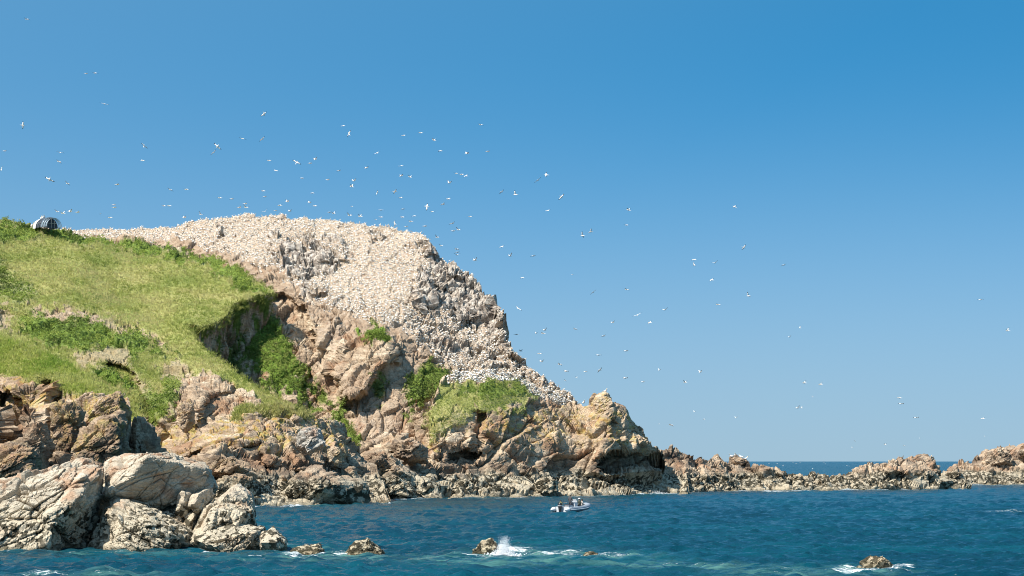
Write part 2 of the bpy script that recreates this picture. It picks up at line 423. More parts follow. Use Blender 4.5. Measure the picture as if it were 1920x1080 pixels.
# main hill with the colony ------------------------------------------------
A_POLY = [(-80, 412), (20, 415), (60, 419), (130, 430), (250, 428), (330, 423), (375, 413), (430, 405), (480, 403), (560, 407), (650, 414), (720, 425),
          (760, 433), (800, 442), (815, 456), (830, 474), (862, 502), (884, 516), (908, 546), (935, 571), (947, 580), (949, 606), (944, 612), (952, 640),
          (963, 660), (985, 678), (1010, 696), (1040, 718), (1065, 741), (1088, 758), (1110, 780), (1110, 920), (560, 920), (420, 780), (300, 640), (-80, 500)]
A_CTRL = [(-80, 412, 462), (130, 430, 462), (250, 428, 460), (330, 423, 458), (430, 405, 456), (560, 407, 452), (650, 414, 448), (720, 425, 442), (800, 442, 434),
          (862, 502, 426), (908, 546, 420), (947, 580, 412), (950, 640, 408), (985, 678, 405), (1040, 718, 405), (1088, 758, 407),
          (-80, 500, 440), (300, 460, 450), (400, 480, 438), (450, 510, 428), (515, 552, 414), (560, 480, 434), (650, 480, 430), (740, 500, 424), (640, 545, 416),
          (800, 560, 414), (700, 590, 405), (870, 600, 412), (800, 630, 402), (900, 660, 404), (570, 575, 408), (600, 640, 398), (700, 700, 384), (640, 720, 385),
          (780, 700, 389), (740, 760, 377), (660, 800, 374), (700, 860, 366), (800, 860, 370), (950, 800, 392), (1050, 850, 402), (560, 920, 355), (1100, 900, 404),
          (420, 600, 402), (480, 560, 410), (480, 640, 394), (530, 700, 386), (590, 700, 389), (560, 780, 374), (600, 830, 369), (420, 720, 384), (300, 600, 405)]
COLONY = [(-80, 395), (300, 400), (430, 390), (650, 395), (830, 430), (970, 560), (1010, 660), (1110, 755), (1085, 772), (1000, 735), (930, 700), (850, 690),
          (795, 650), (760, 620), (650, 590), (580, 560), (520, 510), (440, 480), (380, 460), (300, 448), (-80, 450)]
hill = sheet('hill', A_POLY, A_CTRL, M_ROCK, seed=1, strata=(62, 2.2), blocks=((6, 1.3), (2.3, 0.75), (0.9, 0.22)),
    bulges=[([(612, 690), (640, 640), (668, 615), (710, 612), (738, 640), (744, 680), (715, 700), (690, 740), (640, 760)], -7.5, 14),
            ([(495, 555), (530, 548), (575, 575), (580, 620), (600, 660), (585, 680), (545, 620), (510, 590)], 5.0, 8),
            ([(570, 585), (610, 585), (640, 610), (650, 655), (610, 665), (585, 630)], -2.5, 8),
            ([(580, 690), (612, 740), (605, 800), (590, 860), (560, 780), (565, 720)], 3.0, 10),
            ([(508, 440), (545, 455), (548, 470), (515, 480)], -2.2, 6), ([(590, 455), (640, 440), (655, 470), (650, 490), (600, 492)], -2.6, 8),
            ([(545, 505), (580, 490), (590, 515), (552, 520)], -2.0, 6), ([(575, 535), (610, 530), (615, 548), (580, 552)], -2.0, 6),
            ([(690, 430), (716, 436), (716, 450), (692, 448)], -1.8, 5),
            ([(795, 440), (822, 452), (826, 474), (800, 478)], -3.0, 8), ([(778, 515), (812, 520), (820, 555), (790, 590), (775, 560)], -3.0, 6),
            ([(800, 560), (820, 570), (822, 592), (798, 596)], 2.6, 5),
            ([(832, 498), (866, 500), (870, 522), (838, 520)], -2.6, 6), ([(855, 575), (890, 570), (890, 600), (858, 600)], -2.4, 5),
            ([(915, 555), (950, 575), (952, 608), (925, 605)], -3.2, 8), ([(800, 525), (850, 545), (850, 575), (820, 560)], 2.2, 6),
            ([(925, 610), (960, 640), (985, 678), (950, 668)], -2.4, 8)],
    zones=[('soil', [(250, 430), (420, 455), (560, 540), (760, 580), (820, 660), (780, 700), (740, 690), (740, 640), (640, 620), (560, 580), (490, 550), (250, 470)], 1.0, 14),
           ('soil', [(600, 690), (760, 690), (770, 800), (700, 790), (640, 750)], 0.75, 20),
           ('soil', COLONY, 0.7, 10), ('guano', COLONY, 1.0, 8),
           ('smooth', [(-80, 390), (430, 385), (800, 425), (850, 480), (780, 560), (640, 570), (520, 500), (380, 455), (-80, 455)], 0.6, 14),
           ('guano', [(580, 590), (650, 620), (640, 680), (600, 650)], 0.4, 8), ('guano', [(660, 760), (760, 790), (740, 860), (680, 840)], 0.42, 14),
           ('grey', [(500, 432), (555, 445), (600, 445), (650, 438), (662, 480), (640, 505), (600, 530), (620, 552), (570, 556), (540, 520), (505, 490)], 1.0, 7),
           ('grey', [(770, 430), (830, 440), (890, 505), (955, 565), (960, 620), (990, 680), (940, 665), (890, 620), (840, 610), (780, 600), (765, 540), (790, 500)], 1.0, 7),
           ('grey', [(680, 425), (725, 428), (725, 455), (685, 455)], 1.0, 5), ('grey', [(405, 412), (445, 420), (440, 450), (410, 448)], 1.0, 5),
           ('grey', [(780, 610), (860, 615), (960, 670), (1050, 725), (1000, 715), (900, 680), (800, 660)], 0.9, 7),
           ('bush', [(440, 600), (460, 580), (492, 562), (515, 590), (545, 640), (572, 680), (588, 730), (596, 775), (560, 755), (520, 740), (480, 700), (455, 660)], 1.0, 14),
           ('bush', [(395, 610), (440, 600), (460, 680), (470, 720), (420, 690)], 0.7, 12),
           ('bush', [(765, 700), (810, 672), (850, 690), (830, 720), (790, 760), (768, 800), (760, 760)], 0.95, 9),
           ('bush', [(610, 755), (645, 748), (660, 790), (680, 832), (650, 830), (625, 800)], 0.95, 7),
           ('bush', [(590, 700), (612, 730), (610, 755), (592, 745)], 0.9, 5), ('bush', [(700, 700), (728, 700), (722, 735), (708, 770), (700, 740)], 0.8, 6),
           ('bush', [(668, 618), (700, 602), (720, 612), (736, 640), (700, 648), (680, 640)], 1.0, 6),
           ('rock', [(505, 560), (540, 560), (580, 620), (600, 660), (590, 690), (560, 650)], 0.9, 8)])

# green slope on the left ---------------------------------------------------
B_POLY = [(-80, 400), (0, 408), (40, 416), (80, 425), (120, 432), (160, 438), (250, 448), (330, 463), (400, 481), (450, 505), (490, 530), (515, 547), (503, 553),
          (470, 557), (440, 569), (432, 584), (425, 593), (405, 604), (378, 613), (350, 607), (360, 622), (370, 642), (388, 657), (420, 681), (460, 710),
          (500, 736), (548, 762), (560, 800), (480, 860), (300, 900), (-80, 880)]
B_CTRL = [(-80, 400, 418), (0, 408, 420), (120, 432, 426), (250, 448, 430), (330, 463, 426), (400, 481, 420), (450, 505, 411), (515, 547, 399),
          (440, 569, 390), (405, 604, 378), (350, 607, 374), (370, 642, 362), (420, 681, 350), (460, 710, 343), (548, 762, 329),
          (0, 500, 396), (150, 500, 402), (300, 520, 405), (420, 540, 400), (200, 590, 378), (0, 570, 374), (70, 610, 362), (300, 610, 376), (150, 640, 354),
          (250, 660, 352), (330, 680, 350), (180, 690, 338), (270, 720, 335), (330, 730, 331), (400, 720, 336), (460, 760, 325), (400, 780, 319), (330, 800, 318),
          (270, 800, 320), (300, 860, 312), (480, 840, 314), (0, 700, 330), (-80, 880, 310), (150, 850, 312)]
slope = sheet('grassy_slope', B_POLY, B_CTRL, M_ROCK, seed=2, skirt=(-3, 0.8, -26), nr=26, strata=(50, 1.6), warp=7.0,
    bulges=[([(190, 683), (205, 677), (235, 684), (255, 702), (264, 722), (262, 738), (245, 730), (210, 700)], 5.0, 5),
            ([(0, 575), (60, 590), (70, 625), (35, 635), (0, 615)], 2.5, 8),
            ([(350, 700), (420, 700), (445, 740), (420, 770), (360, 800)], -2.0, 10),
            ([(385, 742), (440, 730), (470, 760), (380, 800), (370, 780)], 5.0, 10),
            ([(262, 730), (300, 790), (330, 840), (300, 860), (275, 820)], 3.0, 8)],
    zones=[('grass', [(-90, 380), (520, 520), (530, 550), (420, 610), (360, 620), (560, 770), (520, 775), (440, 720), (380, 690), (330, 760), (260, 790), (-90, 700)], 1.0, 4),
           ('bush', [(-90, 400), (60, 418), (250, 446), (400, 478), (515, 545), (490, 556), (440, 540), (380, 505), (280, 482), (160, 462), (60, 448), (-90, 460)], 0.95, 9),
           ('bush', [(-90, 470), (0, 480), (80, 550), (60, 580), (-90, 560)], 0.6, 16),
           ('soil', [(60, 575), (130, 575), (240, 605), (320, 640), (300, 650), (220, 625), (130, 600), (70, 620)], 0.95, 12),
           ('soil', [(-90, 570), (20, 580), (30, 620), (-90, 620)], 0.8, 14),
           ('bush', [(20, 590), (100, 590), (200, 600), (280, 640), (330, 670), (250, 670), (180, 650), (150, 665), (110, 660), (60, 640)], 0.95, 12),
           ('soil', [(130, 670), (190, 655), (215, 645), (245, 655), (250, 690), (275, 720), (290, 745), (268, 740), (240, 690), (200, 680), (150, 690)], 0.7, 8),
           ('bush', [(160, 690), (200, 693), (250, 715), (262, 740), (230, 735), (190, 715)], 1.0, 6),
           ('bush', [(265, 745), (330, 700), (360, 720), (340, 760), (320, 790), (280, 795)], 0.75, 12),
           ('soil', [(290, 690), (330, 675), (370, 690), (350, 710), (300, 715)], 0.7, 10),
           ('rock', [(345, 700), (385, 695), (430, 730), (450, 752), (470, 765), (420, 800), (330, 830), (330, 760)], 1.0, 8),
           ('lichen', [(260, 770), (380, 780), (420, 800), (330, 860), (260, 850)], 0.9, 10)])

# near green spur with dark cliffs ---------------------------------------------
C_POLY = [(-80, 605), (0, 628), (60, 651), (130, 683), (180, 711), (212, 738), (236, 744), (244, 765), (246, 820), (246, 860), (244, 900), (-80, 920)]
C_CTRL = [(-80, 605, 296), (0, 628, 292), (60, 651, 288), (130, 683, 284), (212, 738, 277), (250, 750, 274), (-80, 700, 283), (0, 708, 279), (120, 715, 276), (190, 745, 272),
          (230, 770, 268), (246, 830, 263), (0, 770, 270), (120, 790, 266), (200, 820, 262), (-80, 800, 268), (0, 860, 261), (120, 880, 256), (220, 890, 255), (-80, 910, 258), (246, 890, 256)]
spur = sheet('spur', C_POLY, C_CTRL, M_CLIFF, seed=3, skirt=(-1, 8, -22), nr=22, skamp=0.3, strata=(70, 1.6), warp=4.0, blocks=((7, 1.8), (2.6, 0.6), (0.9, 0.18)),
    bulges=[([(-20, 725), (28, 735), (40, 775), (30, 840), (-20, 870)], 6.0, 6), ([(70, 705), (100, 715), (108, 800), (98, 860), (72, 820)], 5.0, 6),
            ([(28, 725), (66, 722), (70, 780), (40, 790)], -1.5, 8),
            ([(140, 820), (150, 790), (130, 870), (115, 880)], 3.0, 5)],
    zones=[('grass', [(-90, 590), (60, 640), (150, 680), (215, 735), (240, 748), (215, 755), (150, 735), (90, 718), (30, 708), (-90, 705)], 1.0, 8),
           ('rock', [(-90, 720), (30, 714), (100, 728), (180, 748), (230, 768), (280, 860), (280, 920), (-90, 920)], 0.9, 10),
           ('lichen', [(-90, 700), (60, 705), (220, 740), (260, 790), (180, 800), (60, 770), (-90, 760)], 0.8, 12)])

# lichen-covered slab in the middle -------------------------------------------------
D_POLY = [(250, 870), (330, 832), (380, 797), (440, 767), (470, 757), (540, 759), (575, 770), (610, 782), (645, 800), (662, 830), (690, 858), (720, 900), (735, 960),
          (400, 970), (250, 960)]
D_CTRL = [(330, 832, 306), (380, 797, 312), (440, 767, 318), (540, 759, 324), (610, 782, 330), (645, 800, 334), (690, 858, 336), (735, 950, 296), (250, 870, 300),
          (400, 850, 300), (500, 820, 310), (580, 840, 316), (470, 870, 299), (560, 880, 306), (640, 880, 318), (440, 920, 293), (550, 920, 298), (650, 925, 312),
          (480, 950, 285), (600, 952, 287), (690, 938, 312), (400, 965, 280), (250, 950, 285)]
slab = sheet('rock_slab', D_POLY, D_CTRL, M_ROCK, seed=4, strata=(28, 2.6), blocks=((5, 1.1), (1.8, 0.45), (0.7, 0.14)),
    bulges=[([(430, 835), (490, 830), (500, 870), (560, 880), (640, 872), (650, 890), (560, 890), (470, 880)], 3.5, 8),
            ([(600, 860), (650, 850), (660, 880), (640, 890), (600, 885)], 3.0, 5), ([(345, 860), (380, 840), (400, 870), (390, 920), (360, 920)], 3.0, 6)],
    zones=[('lichen', [(320, 840), (440, 770), (560, 760), (660, 820), (640, 850), (520, 840), (420, 845), (350, 860)], 1.0, 12),
           ('grass', [(470, 750), (560, 755), (590, 780), (540, 775), (500, 772), (430, 785)], 0.75, 8)])

# rock shelf at the foot of the hill ---------------------------------------------------
E_POLY = [(600, 880), (650, 858), (690, 852), (725, 826), (760, 828), (800, 845), (850, 856), (900, 846), (930, 842), (990, 862), (1060, 874), (1160, 876), (1250, 866),
          (1262, 845), (1290, 860), (1290, 945), (600, 955)]
E_CTRL = [(600, 880, 352), (690, 852, 362), (740, 826, 366), (850, 856, 368), (930, 842, 374), (1060, 874, 392), (1250, 866, 424), (1285, 858, 430),
          (650, 900, 348), (760, 880, 356), (900, 890, 366), (1050, 900, 382), (1200, 900, 404), (1280, 900, 416), (600, 952, 318), (700, 940, 336), (850, 938, 345),
          (1000, 934, 360), (1150, 930, 378), (1290, 927, 394)]
shelf = sheet('rock_shelf', E_POLY, E_CTRL, M_ROCK, seed=5, strata=(30, 2.4), blocks=((4.5, 1.5), (2.0, 0.45)),
    bulges=[([(655, 880), (700, 845), (760, 835), (800, 850), (830, 890), (800, 915), (700, 920), (660, 905)], -3.0, 10),
            ([(720, 845), (745, 822), (800, 835), (830, 860), (780, 860)], -3.0, 6)],
    zones=[('lichen', [(960, 865), (1060, 872), (1040, 885), (980, 885)], 0.9, 6), ('lichen', [(1150, 880), (1240, 872), (1240, 895), (1170, 895)], 0.9, 7)])

# headland with the green cap ---------------------------------------------------------
F_POLY = [(775, 800), (790, 765), (815, 735), (838, 702), (860, 694), (900, 693), (950, 700), (1000, 717), (1040, 737), (1085, 759), (1105, 764), (1112, 752), (1118, 742), (1135, 740), (1155, 748),
          (1172, 764), (1182, 784), (1200, 802), (1218, 825), (1236, 845), (1246, 862), (1240, 885), (1100, 892), (980, 890), (880, 880), (820, 870), (780, 840)]
F_CTRL = [(775, 820, 366), (790, 765, 370), (838, 702, 382), (900, 693, 388), (1000, 717, 398), (1085, 759, 404), (1130, 742, 399), (1172, 764, 401), (1200, 802, 405), (1240, 852, 413),
          (840, 760, 372), (920, 740, 380), (1000, 760, 388), (820, 830, 364), (880, 800, 370), (960, 800, 378), (1050, 800, 389), (1140, 800, 391), (1190, 830, 398),
          (880, 860, 366), (980, 860, 376), (1080, 850, 388), (1160, 850, 391), (1100, 885, 386), (1230, 880, 404), (820, 870, 362), (1150, 780, 394)]
headland = sheet('headland', F_POLY, F_CTRL, M_ROCK, seed=6, strata=(48, 2.8), blocks=((6, 1.3), (2.2, 0.42), (0.9, 0.16)),
    bulges=[([(1120, 866), (1150, 850), (1190, 845), (1236, 848), (1250, 880), (1120, 884)], 9.0, 5),
            ([(1130, 820), (1180, 812), (1235, 838), (1236, 850), (1190, 846), (1145, 852), (1110, 862)], -2.0, 8),
            ([(836, 880), (842, 850), (880, 842), (905, 850), (870, 875)], 8.0, 6), ([(895, 770), (912, 770), (905, 840), (880, 850)], 4.0, 8),
            ([(1125, 768), (1165, 800), (1178, 812), (1150, 806)], 2.5, 4)],
    zones=[('soil', [(840, 690), (960, 695), (1070, 750), (1010, 760), (900, 730), (840, 720)], 0.7, 8),
           ('guano', [(838, 688), (900, 684), (960, 696), (1000, 712), (1090, 756), (1050, 756), (960, 722), (880, 708), (840, 712)], 1.0, 5),
           ('grass', [(830, 722), (870, 710), (930, 710), (980, 720), (1010, 738), (985, 764), (930, 776), (860, 770), (815, 795), (798, 805), (812, 760)], 0.95, 9),
           ('bush', [(860, 722), (900, 712), (970, 720), (1000, 738), (960, 752), (900, 745), (862, 745)], 0.9, 10),
           ('grass', [(800, 780), (850, 765), (900, 770), (860, 800), (820, 815), (800, 825)], 0.6, 9),
           ('lichen', [(880, 780), (1000, 760), (1100, 765), (1180, 770), (1230, 840), (1120, 820), (1000, 830), (900, 830)], 0.75, 14),
           ('lichen', [(785, 800), (830, 790), (830, 850), (790, 850)], 0.8, 10)])

# low reef running out to the right ------------------------------------------------------
G_POLY = [(1215, 880), (1238, 846), (1262, 838), (1275, 848), (1298, 856), (1328, 862), (1345, 856), (1368, 864), (1390, 858), (1405, 867), (1430, 878), (1470, 886), (1500, 887),
          (1530, 880), (1550, 886), (1582, 885), (1612, 874), (1628, 868), (1650, 873), (1668, 863), (1690, 856), (1748, 853), (1758, 868), (1764, 888), (1782, 899), (1820, 905),
          (1815, 930), (1215, 945)]
G_CTRL = [(1215, 880, 416), (1250, 842, 424), (1345, 858, 438), (1430, 880, 441), (1530, 885, 450), (1630, 870, 459), (1700, 856, 468), (1760, 870, 472), (1820, 905, 474),
          (1250, 890, 414), (1400, 900, 434), (1560, 905, 446), (1700, 890, 460), (1240, 930, 404), (1400, 925, 426), (1560, 924, 440), (1700, 922, 454), (1800, 919, 466)]
reef = sheet('reef', G_POLY, G_CTRL, M_REEF, seed=7, strata=(40, 1.7), warp=6, blocks=((5, 1.0), (2.0, 0.55), (1.0, 0.18)), soft_noise=0.5, skirt=(0, 12, -12),
    bulges=[([(1668, 862), (1690, 855), (1750, 852), (1766, 890), (1700, 890), (1660, 885)], -3.0, 6)])
H_POLY = [(1756, 900), (1768, 881), (1793, 868), (1822, 863), (1850, 846), (1876, 839), (1900, 836), (1930, 825), (2000, 818), (2060, 850), (2060, 925), (1756, 925)]
H_CTRL = [(1776, 884, 552), (1822, 863, 564), (1880, 839, 574), (2000, 818, 580), (1800, 895, 546), (1900, 885, 556), (2000, 890, 560), (1768, 913, 538), (1900, 913, 542), (2060, 913, 546)]
far_reef = sheet('far_reef', H_POLY, H_CTRL, M_REEF, seed=8, strata=(30, 1.7), warp=6, blocks=((7, 1.4), (2.6, 0.6), (1.0, 0.2)), soft_noise=0.6, skirt=(0, 14, -16))
SHEETS = [hill, slope, spur, slab, shelf, headland, reef, far_reef]
# ------------------------------------------------------------------ sea
def sea_material():
    t = NT('sea_water')
    foam = t.attr('foam'); turb = t.attr('turbid'); far = t.attr('far')
    mp = t.map((0.55, 1.0, 1.0))
    n1 = t.noise(0.06, 3, 0.5)
    base = t.mix(t.step(n1, 0.35, 0.68), (0.001, 0.035, 0.057), (0.0015, 0.057, 0.082))
    base = t.mix(t.mul(t.mul(turb, 0.8), t.step(t.noise(1.1, 4, 0.65, vec=t.map((0.22, 1.2, 1.0))), 0.38, 0.66)), base, (0.10, 0.23, 0.19))
    f = t.step(t.math('ADD', foam, t.mul(t.math('SUBTRACT', t.noise(2.6, 5, 0.85, vec=t.map((0.40, 1.5, 1.0))), 0.5), 3.4)), 0.55, 0.95)
    f = t.mul(f, t.step(foam, 0.02, 0.2))
    col = t.mix(f, base, (0.78, 0.81, 0.80))
    t._in(t.b.inputs['Base Color'], col)
    t._in(t.b.inputs['Roughness'], t.mix(f, (0.22, 0.22, 0.22), (0.8, 0.8, 0.8)))
    t.b.inputs['IOR'].default_value = 1.333; t.b.inputs['Specular IOR Level'].default_value = 0.18
    h = t.math('ADD', t.mul(t.noise(1.6, 3, 0.6, vec=mp), 0.6), t.mul(t.noise(0.55, 2, 0.5, vec=mp), 1.0))
    t._in(t.b.inputs['Normal'], t.bump(h, 0.9, 0.6))
    return t.m
M_SEA = sea_material()
rows = np.concatenate([1e4 / np.linspace(1e4 / 40, 1e4 / 100, 8, endpoint=False), 24000.0 / np.arange(240, 2.0, -0.5), [13000, 16000, 24000, 40000, 90000]])
u = np.concatenate([[-3, -1.5, -0.8, -0.5, -0.4], np.linspace(-0.32, 0.32, 430), [0.4, 0.5, 0.8, 1.5, 3]])
YY, UU = np.meshgrid(rows, u, indexing='ij'); sxy = np.stack([(UU * YY).ravel(), YY.ravel()], -1)
hz = np.zeros(len(sxy)); r2 = np.random.default_rng(11)
for k in range(34):
    lam = 0.8 * (1.054 ** k); th = R(235) + r2.normal() * 0.8
    amp = 0.017 * lam ** 0.75
    kx, ky = np.cos(th) * 2 * np.pi / lam, np.sin(th) * 2 * np.pi / lam
    ph = sxy[:, 0] * kx + sxy[:, 1] * ky + r2.random() * 6.28
    fade = 1 - sstep(lam * 420, lam * 900, sxy[:, 1])
    hz += amp * fade * (1 - np.abs(np.sin(ph * 0.5 + 0.3)) * 2 + 0.27)
# foam where the swell breaks on rock: (x, row, half width px, half height px, foam, turbidity)
FOAM = [(570, 1041, 70, 7, 0.75, 1), (640, 1040, 60, 5, 0.75, 1), (530, 1028, 30, 5, 0.8, .4), (700, 1046, 50, 4, .3, .8), (955, 1034, 45, 8, 1.0, 1), (1040, 1040, 80, 6, 0.72, 1.0), (905, 1043, 60, 6, 0.6, 1),
        (1150, 1043, 60, 4, 0.62, 1), (820, 1047, 80, 4, 0.25, 0.9), (960, 1052, 110, 5, 0.2, 1.0), (1240, 1060, 110, 4, 0.25, 1.0), (1330, 1063, 80, 3, 0.3, 0.9), (1680, 1068, 45, 6, 0.95, .5), (1600, 1072, 70, 6, 0.8, 1),
        (1480, 1072, 90, 6, 0.3, 1), (80, 1077, 60, 3, 0.65, .6), (230, 1078, 60, 3, .25, .9), (1230, 924, 40, 3, 1.0, .3), (1130, 929, 20, 2, 0.7, .2), (700, 941, 50, 2.5, 0.75, .3), (590, 946, 60, 2.5, 0.6, .5),
        (1580, 919, 30, 1.5, 0.8, 0), (1450, 922, 30, 1.5, 0.8, 0), (1880, 960, 45, 1.3, 0.6, .2), (1740, 917, 30, 1.5, .6, 0), (460, 1046, 60, 2.5, .5, .6), (100, 1037, 140, 2.0, .5, .6), (300, 1038, 140, 2.0, .55, .6), (1060, 962, 22, 1.5, .45, 0), (1860, 911, 80, 1.2, .5, 0)]
spx = 960 + F * sxy[:, 0] / sxy[:, 1]; spy = HZ + F * CAMH / sxy[:, 1]
foam = np.zeros(len(sxy)); turb = np.zeros(len(sxy))
for (fx, fy, a, b, fo, tu) in FOAM:
    d = np.exp(-(((spx - fx) / a) ** 2 + ((spy - fy) / b) ** 2) * 1.2)
    foam = np.maximum(foam, fo * d); turb = np.maximum(turb, tu * np.exp(-(((spx - fx) / (a * 1.25)) ** 2 + ((spy - fy - b * .5) / (b * 1.6)) ** 2)))
for sh_i in SHEETS:
    wl_ = sh_i['P'][np.abs(sh_i['P'][:, 2]) < 0.35][::3]
    if len(wl_):
        gx_ = np.clip(((960 + F * wl_[:, 0] / wl_[:, 1]) / 3).astype(int), -40, 700); best_ = {}
        for g_, yv_ in zip(gx_, wl_[:, 1]): best_[g_] = min(best_.get(g_, 1e9), yv_)
        xs_ = np.array(sorted(best_)); ys_ = np.array([best_[k_] for k_ in xs_])
        ny_ = np.interp(spx / 3, xs_, ys_, left=1e9, right=1e9)
        near_ = np.exp(-((sxy[:, 1] - ny_ + 2.0) / 3.2) ** 2) * (ny_ < 1e8)
        foam = np.maximum(foam, near_ * np.clip(0.62 + 0.5 * np.sin(spx / 23.0) * np.sin(spx / 61.0 + 1), 0.2, 0.85))
ni, nj = YY.shape
aa = (np.arange(ni - 1)[:, None] * nj + np.arange(nj - 1)[None]).ravel()
hz += foam * 0.12
sea = link('sea', mesh_np('sea', np.c_[sxy, hz], np.c_[aa, aa + 1, aa + nj + 1, aa + nj], [M_SEA], {'foam': foam, 'turbid': turb}))
sea['kind'] = 'structure'

# ------------------------------------------------------------------ boulders
_ico = {}
def ico(sub):
    if sub not in _ico:
        b = bmesh.new(); bmesh.ops.create_icosphere(b, subdivisions=sub, radius=1)
        b.verts.ensure_lookup_table()
        _ico[sub] = (np.array([v.co for v in b.verts]), np.array([[v.index for v in f.verts] for f in b.faces])); b.free()
    return _ico[sub]
def rock_mesh(name, planes, seed, mat, sub, size, strata=30, rough=1.0, p=44, lich=0.0):
    Dv, Fc = ico(sub)
    N = np.array([q[:3] for q in planes], float); H = np.array([q[3] for q in planes], float)
    s = np.clip(Dv @ N.T / H[None], 0, None)
    r = (s ** p).sum(1) ** (-1.0 / p)
    P = Dv * r[:, None]
    Q = (P + seed * 11.3) @ (np.diag([0.42, 0.7, 1]) @ rotm('Y', R(strata))).T
    big = 0.65 if sub > 6 else 0.9
    d = (0.085 if sub > 6 else 0.12) * blocky(Q / (size * 0.45), crack=0.7, cw=0.05) + 0.06 * big * blocky(Q / (size * 0.19), crack=1.1, cw=0.08) + 0.028 * big * blocky(Q / (size * 0.075), crack=1.0) + (0.009 * big * blocky(Q / (size * 0.032)) if sub > 5 else 0) + 0.022 * fbm(P / (size * 0.22) + seed, 5, 0.6)
    d = d + (0.03 if sub > 6 else 0.045) * joints(P + seed * 3.1, strata, size * (0.27 if sub > 6 else 0.21)) - 0.03
    P = P + Dv * (d * size * rough)[:, None]
    at = {'lichen': np.full(len(P), lich)} if lich else None
    return mesh_np(name, P, Fc, [mat], at, smooth=False)
def boulder(name, poly, Y, thick, seed, mat, label, cat='rock', sub=5, front=None, strata=30, rough=1.0, group=None, parent=None, lich=0.0):
    """a rock with the outline of poly (picture pixels at distance Y), depth thick metres, with faceted front"""
    r = np.random.default_rng(seed); poly = np.asarray(poly, float)
    x, y = poly[:, 0], poly[:, 1]; x2, y2 = np.roll(x, -1), np.roll(y, -1)
    cr = x * y2 - x2 * y; ar = cr.sum() / 2
    c = np.array([((x + x2) * cr).sum(), ((y + y2) * cr).sum()]) / (6 * ar)
    k = Y / F
    V = np.c_[(x - c[0]) * k, -(y - c[1]) * k]
    pl = []
    for a, b in zip(V, np.roll(V, -1, 0)):
        e = b - a; nn = np.array([e[1], -e[0]]); nn /= np.linalg.norm(nn) + 1e-9
        h = nn @ a
        if h < 0: nn, h = -nn, -h
        ty = r.uniform(-0.45, 0.15); q = np.array([nn[0], ty, nn[1]]); l = np.linalg.norm(q)
        pl.append((*(q / l), max(h / l, 0.05)))
    size = math.sqrt(abs(ar)) * k
    fr = front or [(r.uniform(-.7, .1), r.uniform(-.1, .7)), (r.uniform(0, .7), r.uniform(-.4, .4)), (r.uniform(-.3, .3), r.uniform(-.1, .3))]
    for fv in fr:
        q = np.array([fv[0], -1.0, fv[1]]); pl.append((*(q / np.linalg.norm(q)), thick * (fv[2] if len(fv) > 2 else r.uniform(0.42, 0.52))))
    for (nx, nz) in ((0.2, 0.1), (-0.3, 0.3)):
        q = np.array([nx, 1.0, nz]); pl.append((*(q / np.linalg.norm(q)), thick * 0.5))
    if sub == 5: sub = 6 if abs(ar) > 3500 else (5 if abs(ar) > 700 else 4)
    NN = np.array([q[:3] for q in pl]); HH = np.array([q[3] for q in pl])
    for k_ in range((0 if front and len(front[0]) > 2 else 6) if sub > 6 else 7):               # broken facets
        q = r.normal(size=3); q[1] = -abs(q[1]) * 1.1; q /= np.linalg.norm(q)
        pl.append((*q, r.uniform(0.80, 0.93) / max((NN @ q / HH).max(), 1e-3)))
    o = link(name, rock_mesh(name, pl, seed, mat, sub, size, strata, rough, lich=lich), parent)
    o.location = unproj(c[0], c[1], Y)
    return tag(o, label, cat, group)

# foreground rocks at the lower left
boulder('rock', [(-60, 930), (-20, 893), (40, 880), (110, 864), (170, 866), (198, 876), (196, 915), (186, 965), (172, 1010), (160, 1060), (-60, 1065)], 146, 8, 21, M_GREY,
        'broad pale sloping rock at the left edge above the water', sub=7, front=[(-.1, .65, .45), (-.25, .85, .45), (-.05, .40, .46), (.1, 1.1, .42)], strata=35)
boulder('rock', [(188, 930), (193, 895), (205, 872), (240, 845), (275, 830), (300, 840), (345, 850), (380, 852), (391, 885), (388, 915), (370, 940), (300, 962), (230, 962)], 149, 8, 22, M_GREY,
        'tallest grey foreground boulder with dark overhanging right side', sub=7, front=[(-.45, .75, .46), (-.3, .25, .47), (.75, -.45, .27), (.45, -.85, .27)], strata=32, rough=0.75)
boulder('rock', [(158, 1060), (165, 1015), (185, 975), (215, 944), (250, 946), (300, 962), (340, 985), (362, 1005), (364, 1060)], 145, 7, 23, M_GREY,
        'low barnacled rock below the tallest grey boulder', sub=7, front=[(-.4, .7), (.3, .7), (.5, .2), (-.1, .3)], strata=-25)
boulder('rock', [(360, 1008), (378, 965), (398, 925), (415, 910), (440, 918), (458, 930), (474, 955), (479, 1000), (465, 1030), (370, 1035)], 147, 6, 24, M_GREY,
        'smooth upright grey boulder with pointed top, rightmost of the big foreground rocks', sub=5, front=[(-.45, .35), (.3, .3), (-.1, .5)], strata=70, rough=0.6)
boulder('rock', [(352, 1055), (364, 1012), (400, 1000), (450, 996), (488, 1000), (502, 1050)], 143, 5, 25, M_GREY,
        'low weed-patched rock in front of the pointed grey boulder', sub=5, front=[(-.2, .9), (.3, .5)])
boulder('rock', [(487, 1040), (488, 1010), (505, 999), (528, 1001), (536, 1012), (537, 1040)], 141.5, 3, 26, M_GREY, 'small squared tan rock at the right end of the foreground rocks', sub=4,
        front=[(-.2, .3), (.4, .2)], strata=20, rough=0.7)
